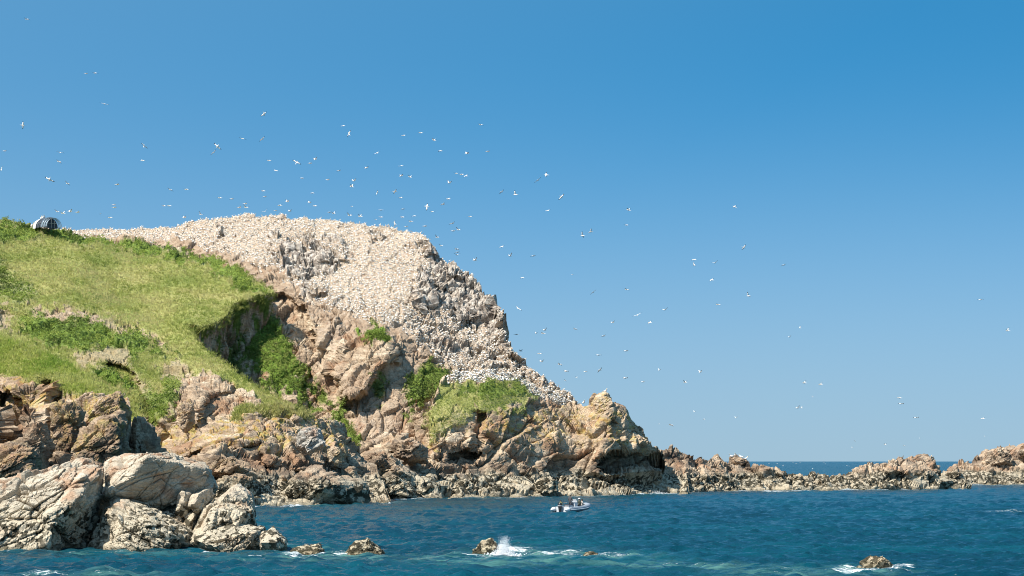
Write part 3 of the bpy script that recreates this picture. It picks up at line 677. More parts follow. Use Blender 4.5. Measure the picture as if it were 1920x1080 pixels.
for i, (pl_, lb) in enumerate([([(330, 960), (335, 925), (352, 915), (362, 930), (360, 965), (345, 980)], 'narrow block wedged under the dark overhang'),
                         ([(358, 950), (362, 922), (384, 918), (386, 948), (372, 965)], 'squarish block wedged beside the pointed grey boulder'),
                         ([(342, 990), (352, 955), (375, 960), (370, 985), (355, 1002)], 'lower grey block wedged left of the pointed boulder'),
                         ([(285, 985), (300, 955), (345, 965), (352, 1000), (320, 1005)], 'pale slab lying under the dark overhang')]):
    boulder('rock', pl_, 148, 3, 40 + i, M_GREY, lb, sub=4, rough=0.6)
boulder('rock', [(60, 1075), (90, 940), (190, 890), (300, 915), (400, 940), (440, 1075)], 152.5, 6, 27, M_GREY, 'shadowed rock filling the cleft behind the foreground boulders', sub=5, rough=0.7)
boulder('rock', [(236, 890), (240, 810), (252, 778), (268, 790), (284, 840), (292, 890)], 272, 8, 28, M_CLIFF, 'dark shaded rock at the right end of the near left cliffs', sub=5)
# rocks at the foot of the left cliffs
for i, (pl_, Y, m, lb, lc) in enumerate([
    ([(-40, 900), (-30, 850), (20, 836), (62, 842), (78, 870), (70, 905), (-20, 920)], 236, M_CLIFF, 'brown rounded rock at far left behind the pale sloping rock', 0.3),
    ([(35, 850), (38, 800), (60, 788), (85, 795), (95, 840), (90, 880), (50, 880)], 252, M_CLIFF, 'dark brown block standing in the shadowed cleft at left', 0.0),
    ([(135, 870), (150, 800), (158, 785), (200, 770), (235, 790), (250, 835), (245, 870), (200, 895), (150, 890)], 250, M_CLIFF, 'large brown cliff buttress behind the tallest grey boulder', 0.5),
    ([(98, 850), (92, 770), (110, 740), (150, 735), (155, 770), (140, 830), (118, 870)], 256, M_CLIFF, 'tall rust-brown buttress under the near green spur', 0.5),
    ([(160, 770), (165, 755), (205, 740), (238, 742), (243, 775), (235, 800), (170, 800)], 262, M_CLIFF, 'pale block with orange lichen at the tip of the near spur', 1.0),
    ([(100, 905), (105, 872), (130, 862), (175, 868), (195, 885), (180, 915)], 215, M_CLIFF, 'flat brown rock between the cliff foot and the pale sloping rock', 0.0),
    ([(325, 800), (335, 760), (352, 745), (366, 755), (360, 790), (345, 810)], 312, M_REEF, 'pale grey rock standing on the bushy bank at left', 0.4),
    ([(556, 838), (555, 808), (575, 800), (598, 806), (608, 818), (612, 848), (585, 852)], 309, M_WHITE_ROCK, 'large whitish boulder perched on the lichen slab', 0.0),
    ([(612, 862), (614, 842), (632, 834), (645, 848), (643, 866), (628, 870)], 308, M_ROCK, 'brown rock just right of the whitish boulder', 0.3),
    ([(640, 870), (680, 852), (720, 845), (755, 862), (778, 885), (760, 905), (690, 900), (650, 892)], 346, M_ROCK, 'broad domed brown rock at the middle of the shore', 0.0),
    ([(655, 918), (690, 900), (760, 895), (800, 905), (800, 925), (760, 934), (680, 934)], 340, M_ROCK, 'long low brown rock at the waterline below the domed rock', 0.0),
    ([(728, 850), (742, 826), (775, 822), (800, 840), (798, 862), (760, 868)], 352, M_REEF, 'pale cracked boulder behind the domed brown rock', 0.0),
    ([(776, 922), (800, 912), (808, 908), (812, 916), (790, 928)], 342, M_REEF, 'small tan triangular stone at the waterline', 0.0),
    ([(850, 912), (858, 900), (880, 897), (890, 910), (885, 925), (860, 926)], 352, M_REEF, 'pale rounded stone on the shore below the dark cave', 0.0),
    ([(1000, 922), (1002, 898), (1022, 888), (1045, 900), (1052, 920), (1030, 928)], 364, M_ROCK, 'tan boulder at the waterline behind the inflatable boat', 0.0),
    ([(360, 895), (372, 860), (400, 850), (430, 852), (470, 880), (500, 895), (470, 905), (420, 900)], 292, M_REEF, 'orange-tan slab of rock below the lichen slab', 0.2),
    ([(395, 940), (402, 905), (430, 890), (470, 895), (480, 920), (450, 945)], 286, M_REEF, 'ribbed tan rock behind the pointed grey boulder', 0.2),
    ([(470, 945), (490, 910), (540, 895), (610, 900), (660, 915), (700, 935), (640, 952), (520, 955)], 296, M_REEF, 'wide weed-patched rock shelf at the near shoreline', 0.0),
    ]):
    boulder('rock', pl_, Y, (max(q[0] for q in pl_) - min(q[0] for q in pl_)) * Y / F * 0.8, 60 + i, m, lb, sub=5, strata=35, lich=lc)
# top of the headland
for i, (pl_, Y, lb) in enumerate([
    ([(1108, 790), (1112, 752), (1118, 740), (1132, 736), (1146, 742), (1150, 770), (1142, 792), (1122, 798)], 397, 'pale rounded boulder crowning the headland'),
    ([(1140, 806), (1146, 775), (1160, 765), (1172, 772), (1176, 795), (1165, 815), (1148, 816)], 397, 'olive-lichened boulder right of the crowning boulder'),
    ([(1096, 800), (1102, 776), (1120, 790), (1135, 800), (1138, 815), (1110, 818)], 396, 'tan block below the crowning boulder of the headland'),
    ([(1158, 800), (1166, 772), (1180, 784), (1202, 808), (1200, 820), (1175, 818)], 402, 'jagged block on the right shoulder of the headland')]):
    boulder('rock', pl_, Y, 5, 90 + i, M_ROCK, lb, sub=5, lich=0.8, rough=0.6)
boulder('rock', [(1140, 852), (1150, 822), (1185, 812), (1215, 826), (1236, 846), (1232, 862), (1190, 850)], 399, 12, 97, M_ROCK, 'big overhanging rock above the dark cave at the tip of the headland', sub=5, lich=0.2,
        front=[(-.3, .6), (.2, .1), (.3, -.6)])
# reef knobs
for i, (pl_, Y, lb) in enumerate([
    ([(1328, 872), (1336, 858), (1346, 852), (1356, 862), (1360, 874)], 440, 'grey pointed knob on the reef, left of the perched birds'),
    ([(1368, 874), (1372, 858), (1384, 855), (1400, 864), (1404, 876)], 442, 'rounded reef knob with white birds perched on it'),
    ([(1605, 900), (1615, 876), (1630, 868), (1648, 873), (1655, 900)], 462, 'low flat-topped reef hump'),
    ([(1656, 905), (1668, 874), (1692, 861), (1742, 857), (1755, 866), (1763, 890), (1765, 908)], 468, 'large square-topped stack on the reef'),
    ([(1770, 896), (1776, 882), (1795, 872), (1802, 890), (1795, 900)], 548, 'grey block at the left end of the far right reef'),
    ([(1845, 880), (1850, 848), (1872, 838), (1895, 842), (1900, 880)], 560, 'rugged knob on the far right reef'),
    ([(1890, 870), (1900, 838), (1920, 828), (1955, 824), (1970, 870)], 566, 'pale sunlit crest at the right edge on the far reef')]):
    boulder('rock', pl_, Y, (max(q[0] for q in pl_) - min(q[0] for q in pl_)) * Y / F * 0.9, 110 + i, M_REEF, lb, sub=5)
# skerries in the water
for i, (pl_, Y, lb) in enumerate([
    ([(538, 1055), (548, 1036), (575, 1030), (595, 1027), (606, 1040), (608, 1055)], 137, 'low weed-topped rock awash in foam beside the foreground rocks'),
    ([(648, 1060), (655, 1035), (668, 1020), (690, 1017), (712, 1026), (727, 1042), (728, 1060)], 136, 'rounded barnacled rock, second sea rock from the left'),
    ([(890, 1060), (893, 1032), (905, 1017), (922, 1012), (935, 1022), (938, 1050), (930, 1060)], 136, 'weedy rock with white spray bursting beside it'),
    ([(1090, 1055), (1098, 1040), (1112, 1036), (1130, 1040), (1134, 1055)], 135, 'tiny rock just showing above the foam line'),
    ([(1596, 1095), (1600, 1068), (1612, 1064), (1622, 1070), (1625, 1095)], 119, 'small brown stone left of the lower right sea rock'),
    ([(1618, 1095), (1622, 1060), (1635, 1048), (1655, 1046), (1668, 1055), (1676, 1080), (1672, 1095)], 119.5, 'dark grey sea rock in foam at lower right')]):
    pl_ = [((x_ - np.mean([q[0] for q in pl_])) * 1.12 + np.mean([q[0] for q in pl_]), (y_ - max(q[1] for q in pl_)) * 1.1 + max(q[1] for q in pl_)) for x_, y_ in pl_]
    boulder('sea_rock', pl_, Y, (max(q[0] for q in pl_) - min(q[0] for q in pl_)) * Y / F * 0.8, 130 + i, M_SKERRY, lb, cat='rock', sub=5, rough=0.8)

# loose shore stones (a handful of shapes, each stone its own object)
def random_planes(seed, n=13):
    r = np.random.default_rng(seed); out = []
    for k in range(n):
        v = r.normal(size=3) * np.array([1, 1, 0.9]); v /= np.linalg.norm(v); out.append((*v, r.uniform(0.34, 0.55)))
    return out
stone_meshes = [rock_mesh('shore_stone', random_planes(300 + k), 300 + k, M_REEF, 3, 1.0, 25, 0.9) for k in range(8)]
def scatter_stones(sh, n, zr, sz, what, marks, group):
    """marks: (left, right, where) stretches of shore, named by what they lie beside"""
    c = np.nonzero((sh['P'][:, 2] > zr[0]) & (sh['P'][:, 2] < zr[1]) & (sh['px'] > marks[0][0]) & (sh['px'] < marks[-1][1]))[0]
    for i in rng.choice(c, n, replace=False):
        o = link('shore_stone', random.choice(stone_meshes)); s = random.uniform(*sz) * (0.7 + 0.8 * random.random() ** 3)
        o.location = sh['P'][i] - np.array([0, 0, 0.1 * s]); st = random.uniform(.9, 1.6); o.scale = (s * st, s, s * random.uniform(.6, .95))
        o.rotation_euler = (random.uniform(-.5, .5), random.uniform(-.5, .5), random.uniform(0, 6.3))
        f = (s - sz[0] * .7) / (sz[1] * 1.1 - sz[0] * .7)
        size = 'small' if f < .33 else ('middling' if f < .62 else 'large')
        lvl = 'at the waterline' if sh['P'][i][2] < zr[0] + .3 * (zr[1] - zr[0]) else ('halfway up the rocks' if sh['P'][i][2] < zr[0] + .68 * (zr[1] - zr[0]) else 'high on the rocks')
        w_ = next(m[2] for m in marks if m[0] <= sh['px'][i] <= m[1])
        tag(o, '%s %s %s %s, %s' % (size, 'long' if st > 1.3 else 'blunt', what, lvl, w_), 'stone', group)
scatter_stones(reef, 90, (0.2, 4.5), (0.9, 2.4), 'tan stone', [(1290, 1330, 'next to the headland tip'), (1330, 1410, 'below the perched birds'), (1410, 1480, 'right of the perched birds'),
    (1480, 1545, 'at the lowest part of the reef'), (1545, 1605, 'left of the flat-topped hump'), (1605, 1660, 'below the flat-topped hump'), (1660, 1720, 'under the left of the square stack'), (1720, 1800, 'under the right of the square stack')], 'stones strewn along the low reef')
scatter_stones(shelf, 60, (0.2, 4.0), (0.8, 2.0), 'brown stone', [(840, 900, 'below the dark cave'), (900, 990, 'between the dark cave and the boat'), (990, 1060, 'behind the boat stern'), (1060, 1130, 'behind the boat bow'),
    (1130, 1200, 'left of the white breaker'), (1200, 1290, 'above the white breaker')], 'stones on the shore shelf below the headland')
scatter_stones(slab, 36, (0.2, 4.5), (0.7, 1.8), 'tan stone', [(400, 480, 'behind the pointed grey boulder'), (480, 560, 'below the lichen slab'), (560, 640, 'below the whitish boulder'), (640, 720, 'beside the domed brown rock')], 'stones at the near shoreline')
scatter_stones(far_reef, 26, (0.2, 9), (1.2, 3.0), 'pale stone', [(1770, 1820, 'at the left end of the far reef'), (1820, 1875, 'below the rugged far knob'), (1875, 1930, 'at the right edge of the picture')], 'stones on the far right reef')
# ------------------------------------------------------------------ plants
def scatter_mesh(name, pts, nrm, tmpl, sizes, cols, mat, lean=0.35, smooth=False):
    """many small copies of little templates (verts, faces, shade) joined into one mesh"""
    r = np.random.default_rng(abs(hash(name)) % 1000 if False else len(pts) + 5)
    Vs, Fs, Cs, off = [], [], [], 0
    which = r.integers(0, len(tmpl), len(pts))
    for k, (tv, tf, ts) in enumerate(tmpl):
        ix = np.nonzero(which == k)[0]
        if not len(ix): continue
        a = r.random(len(ix)) * 6.283; c, s_ = np.cos(a), np.sin(a)
        up = np.array([0, 0, 1.0]) * (1 - lean) + nrm[ix] * lean; up /= np.linalg.norm(up, axis=1)[:, None]
        t1 = np.stack([c, s_, 0 * a], -1); t1 -= (t1 * up).sum(1)[:, None] * up; t1 /= np.linalg.norm(t1, axis=1)[:, None]
        t2 = np.cross(up, t1)
        sz = sizes[ix][:, None, None]
        V = pts[ix][:, None] + sz * (tv[None, :, :1] * t1[:, None] + tv[None, :, 1:2] * t2[:, None] + tv[None, :, 2:] * up[:, None])
        n = len(tv)
        Vs.append(V.reshape(-1, 3)); Fs.append((tf[None] + (np.arange(len(ix)) * n)[:, None, None] + off).reshape(-1, tf.shape[1]))
        Cs.append((cols[ix][:, None] * ts[None, :, None]).reshape(-1, 3)); off += n * len(ix)
    return mesh_np(name, np.concatenate(Vs), np.concatenate(Fs), [mat], cattrs={'col': np.concatenate(Cs)}, smooth=smooth)
def leaf_clump(seed, n=15):
    r = np.random.default_rng(seed); V, Fc, S = [], [], []
    for i in range(n):
        d = r.normal(size=3); d[2] = abs(d[2]) * 0.9 + 0.1; d /= np.linalg.norm(d)
        c = d * np.array([1, 1, 0.85]) * r.uniform(0.45, 1.0); a = r.normal(size=3); a /= np.linalg.norm(a)
        b = np.cross(a, d + r.normal(size=3) * 0.5); b /= np.linalg.norm(b) + 1e-6
        l = r.uniform(0.28, 0.5); wv = l * 0.45; o = len(V)
        V += [c - a * l * .5, c + b * wv, c + a * l * .6, c - b * wv]; Fc += [[o, o + 1, o + 2], [o, o + 2, o + 3]]
        sh = r.uniform(0.75, 1.25); S += [sh] * 4
    return np.array(V), np.array(Fc), np.array(S)
def grass_tuft(seed, n=7):
    r = np.random.default_rng(seed); V, Fc, S = [], [], []
    for i in range(n):
        a = r.random() * 6.28; b = np.array([math.cos(a), math.sin(a), 0]); p = r.normal(size=3) * 0.3; p[2] = -0.05
        tip = p + np.array([r.normal() * 0.35, r.normal() * 0.35, r.uniform(0.6, 1.1)]); o = len(V)
        V += [p - b * 0.09, p + b * 0.09, tip]; Fc += [[o, o + 1, o + 2]]; sh = r.uniform(0.7, 1.2); S += [sh * .9, sh * .9, sh * 1.1]
    return np.array(V), np.array(Fc), np.array(S)
CL = [leaf_clump(k) for k in range(5)]; TF = [grass_tuft(k) for k in range(5)]
def plants(sh, key, n, tmpl, size, pal, thr=0.5, sel=None):
    m = sh['A'][key] > thr
    if sel is not None: m &= sel(sh)
    c = np.nonzero(m)[0]
    i = rng.choice(c, n, replace=len(c) < n); p = sh['P'][i] + rng.normal(size=(n, 3)) * 0.25
    f = np.clip(0.5 + 1.5 * fbm(p / 7.0 + 40, 4) + rng.normal(size=n) * 0.16, 0, 1)
    pal = np.array(pal); k = f * (len(pal) - 1); k0 = np.clip(k.astype(int), 0, len(pal) - 2); t = (k - k0)[:, None]
    col = pal[k0] * (1 - t) + pal[k0 + 1] * t
    return p, sh['n'][i], tmpl, size * (0.5 + rng.random(n) ** 1.6 * 1.1), col
GRASS = [(0.29, 0.345, 0.075), (0.41, 0.425, 0.12), (0.52, 0.48, 0.185), (0.58, 0.52, 0.235)]
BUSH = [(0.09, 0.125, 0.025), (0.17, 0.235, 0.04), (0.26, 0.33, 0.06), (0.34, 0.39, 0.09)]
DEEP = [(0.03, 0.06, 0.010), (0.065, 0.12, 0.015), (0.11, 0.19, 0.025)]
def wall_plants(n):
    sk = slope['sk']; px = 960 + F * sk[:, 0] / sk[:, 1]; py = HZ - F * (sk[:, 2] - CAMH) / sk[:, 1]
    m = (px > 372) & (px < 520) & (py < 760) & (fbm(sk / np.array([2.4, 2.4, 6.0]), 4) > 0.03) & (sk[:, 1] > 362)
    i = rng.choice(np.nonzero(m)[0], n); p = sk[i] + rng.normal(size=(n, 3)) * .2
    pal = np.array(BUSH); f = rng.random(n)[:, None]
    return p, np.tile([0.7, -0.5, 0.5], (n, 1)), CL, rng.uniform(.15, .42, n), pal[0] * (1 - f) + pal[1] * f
def edge_tufts(n):
    sk = slope['sk'][:slope['nb'] * 3]; px = 960 + F * sk[:, 0] / sk[:, 1]
    i = rng.choice(np.nonzero((px > 340) & (px < 525) & (sk[:, 2] > 12))[0], n); p = sk[i] + rng.normal(size=(n, 3)) * np.array([.3, .3, .35])
    pal = np.array(GRASS); f = rng.random(n)[:, None]
    return p, np.tile([0.8, -0.6, -0.1], (n, 1)), TF, rng.uniform(.3, .95, n) ** 1.4, pal[0] * .75 * (1 - f) + pal[1] * f
for nm, lb, args in [
    ('grass', 'ragged grass hanging over the turf edge above the gully', edge_tufts(1500)),
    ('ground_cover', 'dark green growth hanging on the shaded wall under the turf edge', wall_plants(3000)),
    ('grass', 'dry yellow-green grass covering the big left slope', plants(slope, 'grass', 30000, TF, 0.38, GRASS)),
    ('grass', 'bright green grass on the near left spur', plants(spur, 'grass', 10000, TF, 0.32, [(0.27, 0.38, 0.06), (0.42, 0.48, 0.10), (0.55, 0.54, 0.19)])),
    ('bracken', 'bright green bracken along the ridge and banks of the left slope', plants(slope, 'bush', 6000, CL, 0.42, BUSH)),
    ('ground_cover', 'deep green scrub on the gully walls of the hill', plants(hill, 'bush', 4600, CL, 0.33, [(0.07, 0.10, 0.025), (0.16, 0.205, 0.045), (0.29, 0.335, 0.085)])),
    ('ground_cover', 'green mat of plants capping the headland', plants(headland, 'bush', 1300, CL, 0.22, BUSH[1:] + [(0.38, 0.40, 0.12)])),
    ('grass', 'thin grass on the shoulder of the headland', plants(headland, 'grass', 3000, TF, 0.24, [(0.24, 0.32, 0.06), (0.36, 0.41, 0.09), (0.48, 0.47, 0.15)], 0.3)),
    ('grass', 'sparse grass on top of the lichen slab', plants(slab, 'grass', 1500, TF, 0.45, GRASS, 0.3))]:
    me = scatter_mesh(nm, *args, M_LEAF)
    o = link(nm, me); tag(o, lb, None, None, 'stuff')
# single shrubs
def shrub(px, py, Y, wpx, hpx, n, label, seed):
    r = np.random.default_rng(seed); k = Y / F
    d = r.normal(size=(n, 3)); d /= np.linalg.norm(d, axis=1)[:, None]; d[:, 2] = np.abs(d[:, 2])
    p = d * np.array([wpx * k / 2, wpx * k / 3, hpx * k]) * (r.uniform(0.55, 1.0, n) * (1 + 0.25 * fbm(d * 2 + seed, 2)))[:, None]
    f = r.random(n)[:, None]; pal = np.array(BUSH); col = pal[1] * (1 - f) + pal[2] * f
    crown = scatter_mesh('foliage', p, d, CL, r.uniform(0.28, 0.5, n), col, M_LEAF, 0.6)
    e = bpy.data.objects.new('shrub', None); COL.objects.link(e); e.location = unproj(px, py, Y)
    link('foliage', crown, e)
    st = rock_mesh('stem', [(1, 0, 0, .18), (-1, 0, 0, .18), (0, 1, 0, .18), (0, -1, 0, .18), (0, 0, 1, 1.1), (0, 0, -1, 1.0)], 5, M_BARK, 2, 0.6, 0, 0.3)
    link('stem', st, e)
    tag(e, label, 'shrub')
M_BARK = simple('bark', (0.10, 0.07, 0.045))
shrub(703, 638, 388.5, 62, 20, 170, 'round green shrub on top of the rock buttress in the gully', 1)
shrub(640, 808, 366, 46, 22, 90, 'green shrub low in the gully left of the pale scree', 2)
shrub(655, 836, 361, 40, 18, 70, 'lowest green shrub in the gully above the domed rock', 3)

# ------------------------------------------------------------------ gannets
def lathe(prof, n=8, axis='Y'):
    """prof: list of (y, z_centre, half width, half height) -> verts, quads"""
    V, Q = [], []
    for (y, zc, a, b) in prof:
        for k in range(n):
            t = 2 * math.pi * k / n; V.append((a * math.cos(t), y, zc + b * math.sin(t)))
    for i in range(len(prof) - 1):
        for k in range(n): Q.append((i * n + k, i * n + (k + 1) % n, (i + 1) * n + (k + 1) % n, (i + 1) * n + k))
    return np.array(V, float), np.array(Q)
WHITE = (0.82, 0.79, 0.74); CREAM = (0.72, 0.56, 0.30); BLACK = (0.025, 0.022, 0.02); BEAK = (0.42, 0.45, 0.48)
# sitting bird: faces +Y, about 0.85 m long
def sitting():
    V, Q = lathe([(-0.50, 0.30, 0.01, 0.01), (-0.34, 0.30, 0.07, 0.04), (-0.16, 0.27, 0.14, 0.11), (0.04, 0.27, 0.17, 0.16), (0.18, 0.32, 0.13, 0.15), (0.27, 0.42, 0.075, 0.08), (0.29, 0.53, 0.06, 0.06),
                  (0.34, 0.60, 0.065, 0.055), (0.41, 0.60, 0.04, 0.035), (0.56, 0.575, 0.004, 0.004)], 5)
    V[:, 2] -= 0.10
    C = np.repeat(np.array([BLACK, (.35, .33, .31), WHITE, WHITE, WHITE, WHITE, CREAM, CREAM, BEAK, BEAK]), 5, 0)
    return V, Q, C
SV, SQ, SCc = sitting()
sit_me = mesh_np('gannet', SV * 1.12, SQ, [M_BIRD], cattrs={'col': SCc})
def colony_points(sh, n, spacing, thr=0.45):
    c = np.nonzero(sh['A']['guano'] > thr)[0]; c = rng.permutation(c); occ = set(); out = []
    ray = np.array(SUN_DIR)
    for i in c:
        p = sh['P'][i]; key = (int(p[0] // spacing), int(p[1] // spacing), int(p[2] // spacing))
        if key in occ or (sh['A']['grey'][i] > 0.5 and rng.random() < 0.55): continue
        occ.add(key); out.append(i)
        if len(out) >= n: break
    return np.array(out)
ia = colony_points(hill, 7000, 0.68, 0.5); ib = colony_points(headland, 560, 0.52)
P_ = np.concatenate([hill['P'][ia], headland['P'][ib]]); PXY = np.concatenate([np.c_[hill['px'][ia], hill['py'][ia]], np.c_[headland['px'][ib], headland['py'][ib]]])
order = np.argsort(P_[:, 1]); P_, PXY = P_[order], PXY[order]
near, rest = P_[:300], P_[300:]
for i, p in enumerate(near):
    x, y = PXY[i]
    if 830 < x < 1000 and 680 < y < 730:
        g = 'gannets along the top of the headland'; k_ = int((x - 830) / 17)
        lb = 'white gannet in the strip above the green cap, %s' % (['at its left end', 'near its left end', 'left of its middle', 'just left of its middle', 'at its middle', 'just right of its middle', 'right of its middle', 'near its right end', 'close to its right end', 'at its right end'][min(9, k_)])
        lb += ', %s row' % ('upper' if y < 697 else 'middle' if y < 706 else 'lower')
    elif x >= 985:
        g = 'gannets on the ridge above the headland boulder'; k_ = int((x - 985) / 15)
        lb = 'white gannet on the ridge %s, %s side' % (['at its top', 'in its upper third', 'above its middle', 'at its middle', 'below its middle', 'in its lower third', 'at its foot'][min(6, k_)], 'sky' if y < 678 + (x - 985) * .78 + 14 else 'green cap')
    else:
        g = 'gannets at the lower edge of the colony'
        lb = 'white gannet nesting low in the colony, %s' % ('above the gully shrub' if x < 780 else 'left of the green cap' if x < 850 else 'above the left half of the green cap' if x < 920 else 'above the right half of the green cap')
    o = link('gannet', sit_me); o.location = p; o.rotation_euler = (0, 0, random.uniform(0, 6.28)); s = random.uniform(0.62, 0.84); o.scale = (s, s, s)
    tag(o, lb, 'gannet', g)
tmpl = [(SV * 1.12, SQ, np.ones(len(SV)))]
a = rng.random(len(rest)) * 6.283; ca, sa = np.cos(a), np.sin(a); szs = rng.uniform(0.45, 0.68, len(rest))
T, SQ = lathe([(-0.50, 0.20, 0.01, 0.01), (-0.18, 0.17, 0.14, 0.11), (0.04, 0.17, 0.17, 0.16), (0.20, 0.24, 0.12, 0.14), (0.29, 0.43, 0.06, 0.06), (0.35, 0.50, 0.06, 0.05), (0.54, 0.475, 0.005, 0.005)], 4)
T = T * 1.12; SCc = np.repeat(np.array([BLACK, WHITE, WHITE, WHITE, CREAM, CREAM, BEAK]), 4, 0)
VV = np.stack([T[None, :, 0] * ca[:, None] - T[None, :, 1] * sa[:, None], T[None, :, 0] * sa[:, None] + T[None, :, 1] * ca[:, None], np.repeat(T[None, :, 2], len(rest), 0)], -1) * szs[:, None, None] + rest[:, None]
cm = mesh_np('gannet_colony', VV.reshape(-1, 3), (SQ[None] + (np.arange(len(rest)) * len(T))[:, None, None]).reshape(-1, 4), [M_BIRD],
             cattrs={'col': (SCc[None] * rng.uniform(0.8, 1.08, len(rest))[:, None, None]).reshape(-1, 3)})
tag(link('gannet_colony', cm), 'thousands of white gannets nesting densely over the upper hill', None, None, 'stuff')
# a few standing on reef knobs and on the crowning boulder
for (x, y, Y, lb) in [(1135, 735.5, 398, 'white gannet standing on the crowning boulder of the headland'), (1094, 757, 403, 'white gannet at the foot of the ridge beside the crowning boulder'),
                      (1372, 857.5, 442, 'white bird perched on the reef knob, leftmost of the four'), (1379, 855.5, 442, 'white bird perched on the reef knob, second of the four'),
                      (1390, 858.5, 442, 'white bird perched on the reef knob, third of the four'), (1398, 862, 442, 'white bird perched on the reef knob, rightmost of the four')]:
    o = link('gannet', sit_me); o.location = unproj(x, y, Y); o.rotation_euler = (0, 0, random.uniform(0, 6)); o.scale = (1.2, 1.2, 1.2); tag(o, lb, 'gannet')

# flying bird: root mesh is the body, children are wings, each with its black tip
V, Q = lathe([(-0.52, 0, 0.005, 0.005), (-0.30, 0, 0.05, 0.03), (-0.10, 0, 0.095, 0.085), (0.10, 0, 0.10, 0.10), (0.24, 0.0, 0.065, 0.07), (0.33, 0.01, 0.05, 0.05), (0.38, 0.01, 0.05, 0.045), (0.43, 0.0, 0.03, 0.03), (0.56, -0.01, 0.004, 0.004)], 8)
body_me = mesh_np('gannet_body', V, Q, [M_BIRD], cattrs={'col': np.repeat(np.array([WHITE, WHITE, WHITE, WHITE, WHITE, CREAM, CREAM, BEAK, BEAK]), 8, 0)})
def wing_part(x0, x1, y0, y1, c0, c1, t0, t1, col, nseg=4):
    st = []
    for i in range(nseg + 1):
        t = i / nseg; st.append((x0 + (x1 - x0) * t, y0 + (y1 - y0) * t, c0 + (c1 - c0) * t, t0 + (t1 - t0) * t))
    V = []
    for (x, y, c, th) in st:
        V += [(x, y + c * .45, 0), (x, y + c * .15, th), (x, y - c * .55, 0.004), (x, y + c * .1, -th * .6)]
    Q = []
    for i in range(nseg):
        for k in range(4): Q.append((i * 4 + k, i * 4 + (k + 1) % 4, i * 4 + 4 + (k + 1) % 4, i * 4 + 4 + k))
    Q += [(0, 3, 2, 1), (nseg * 4, nseg * 4 + 1, nseg * 4 + 2, nseg * 4 + 3)]
    return np.array(V, float), np.array(Q), np.array([col] * len(V), float)
wing_me, tip_me = {}, {}
for s in (1, -1):
    V, Q, C = wing_part(0.0, 0.62, 0.06, 0.10, 0.27, 0.20, 0.03, 0.018, WHITE); V[:, 0] *= s
    wing_me[s] = mesh_np('wing', V, Q, [M_BIRD], cattrs={'col': C})
    V, Q, C = wing_part(0.0, 0.30, 0.0, -0.12, 0.20, 0.03, 0.018, 0.004, BLACK); V[:, 0] *= s
    tip_me[s] = mesh_np('wing_tip', V, Q, [M_BIRD], cattrs={'col': C})
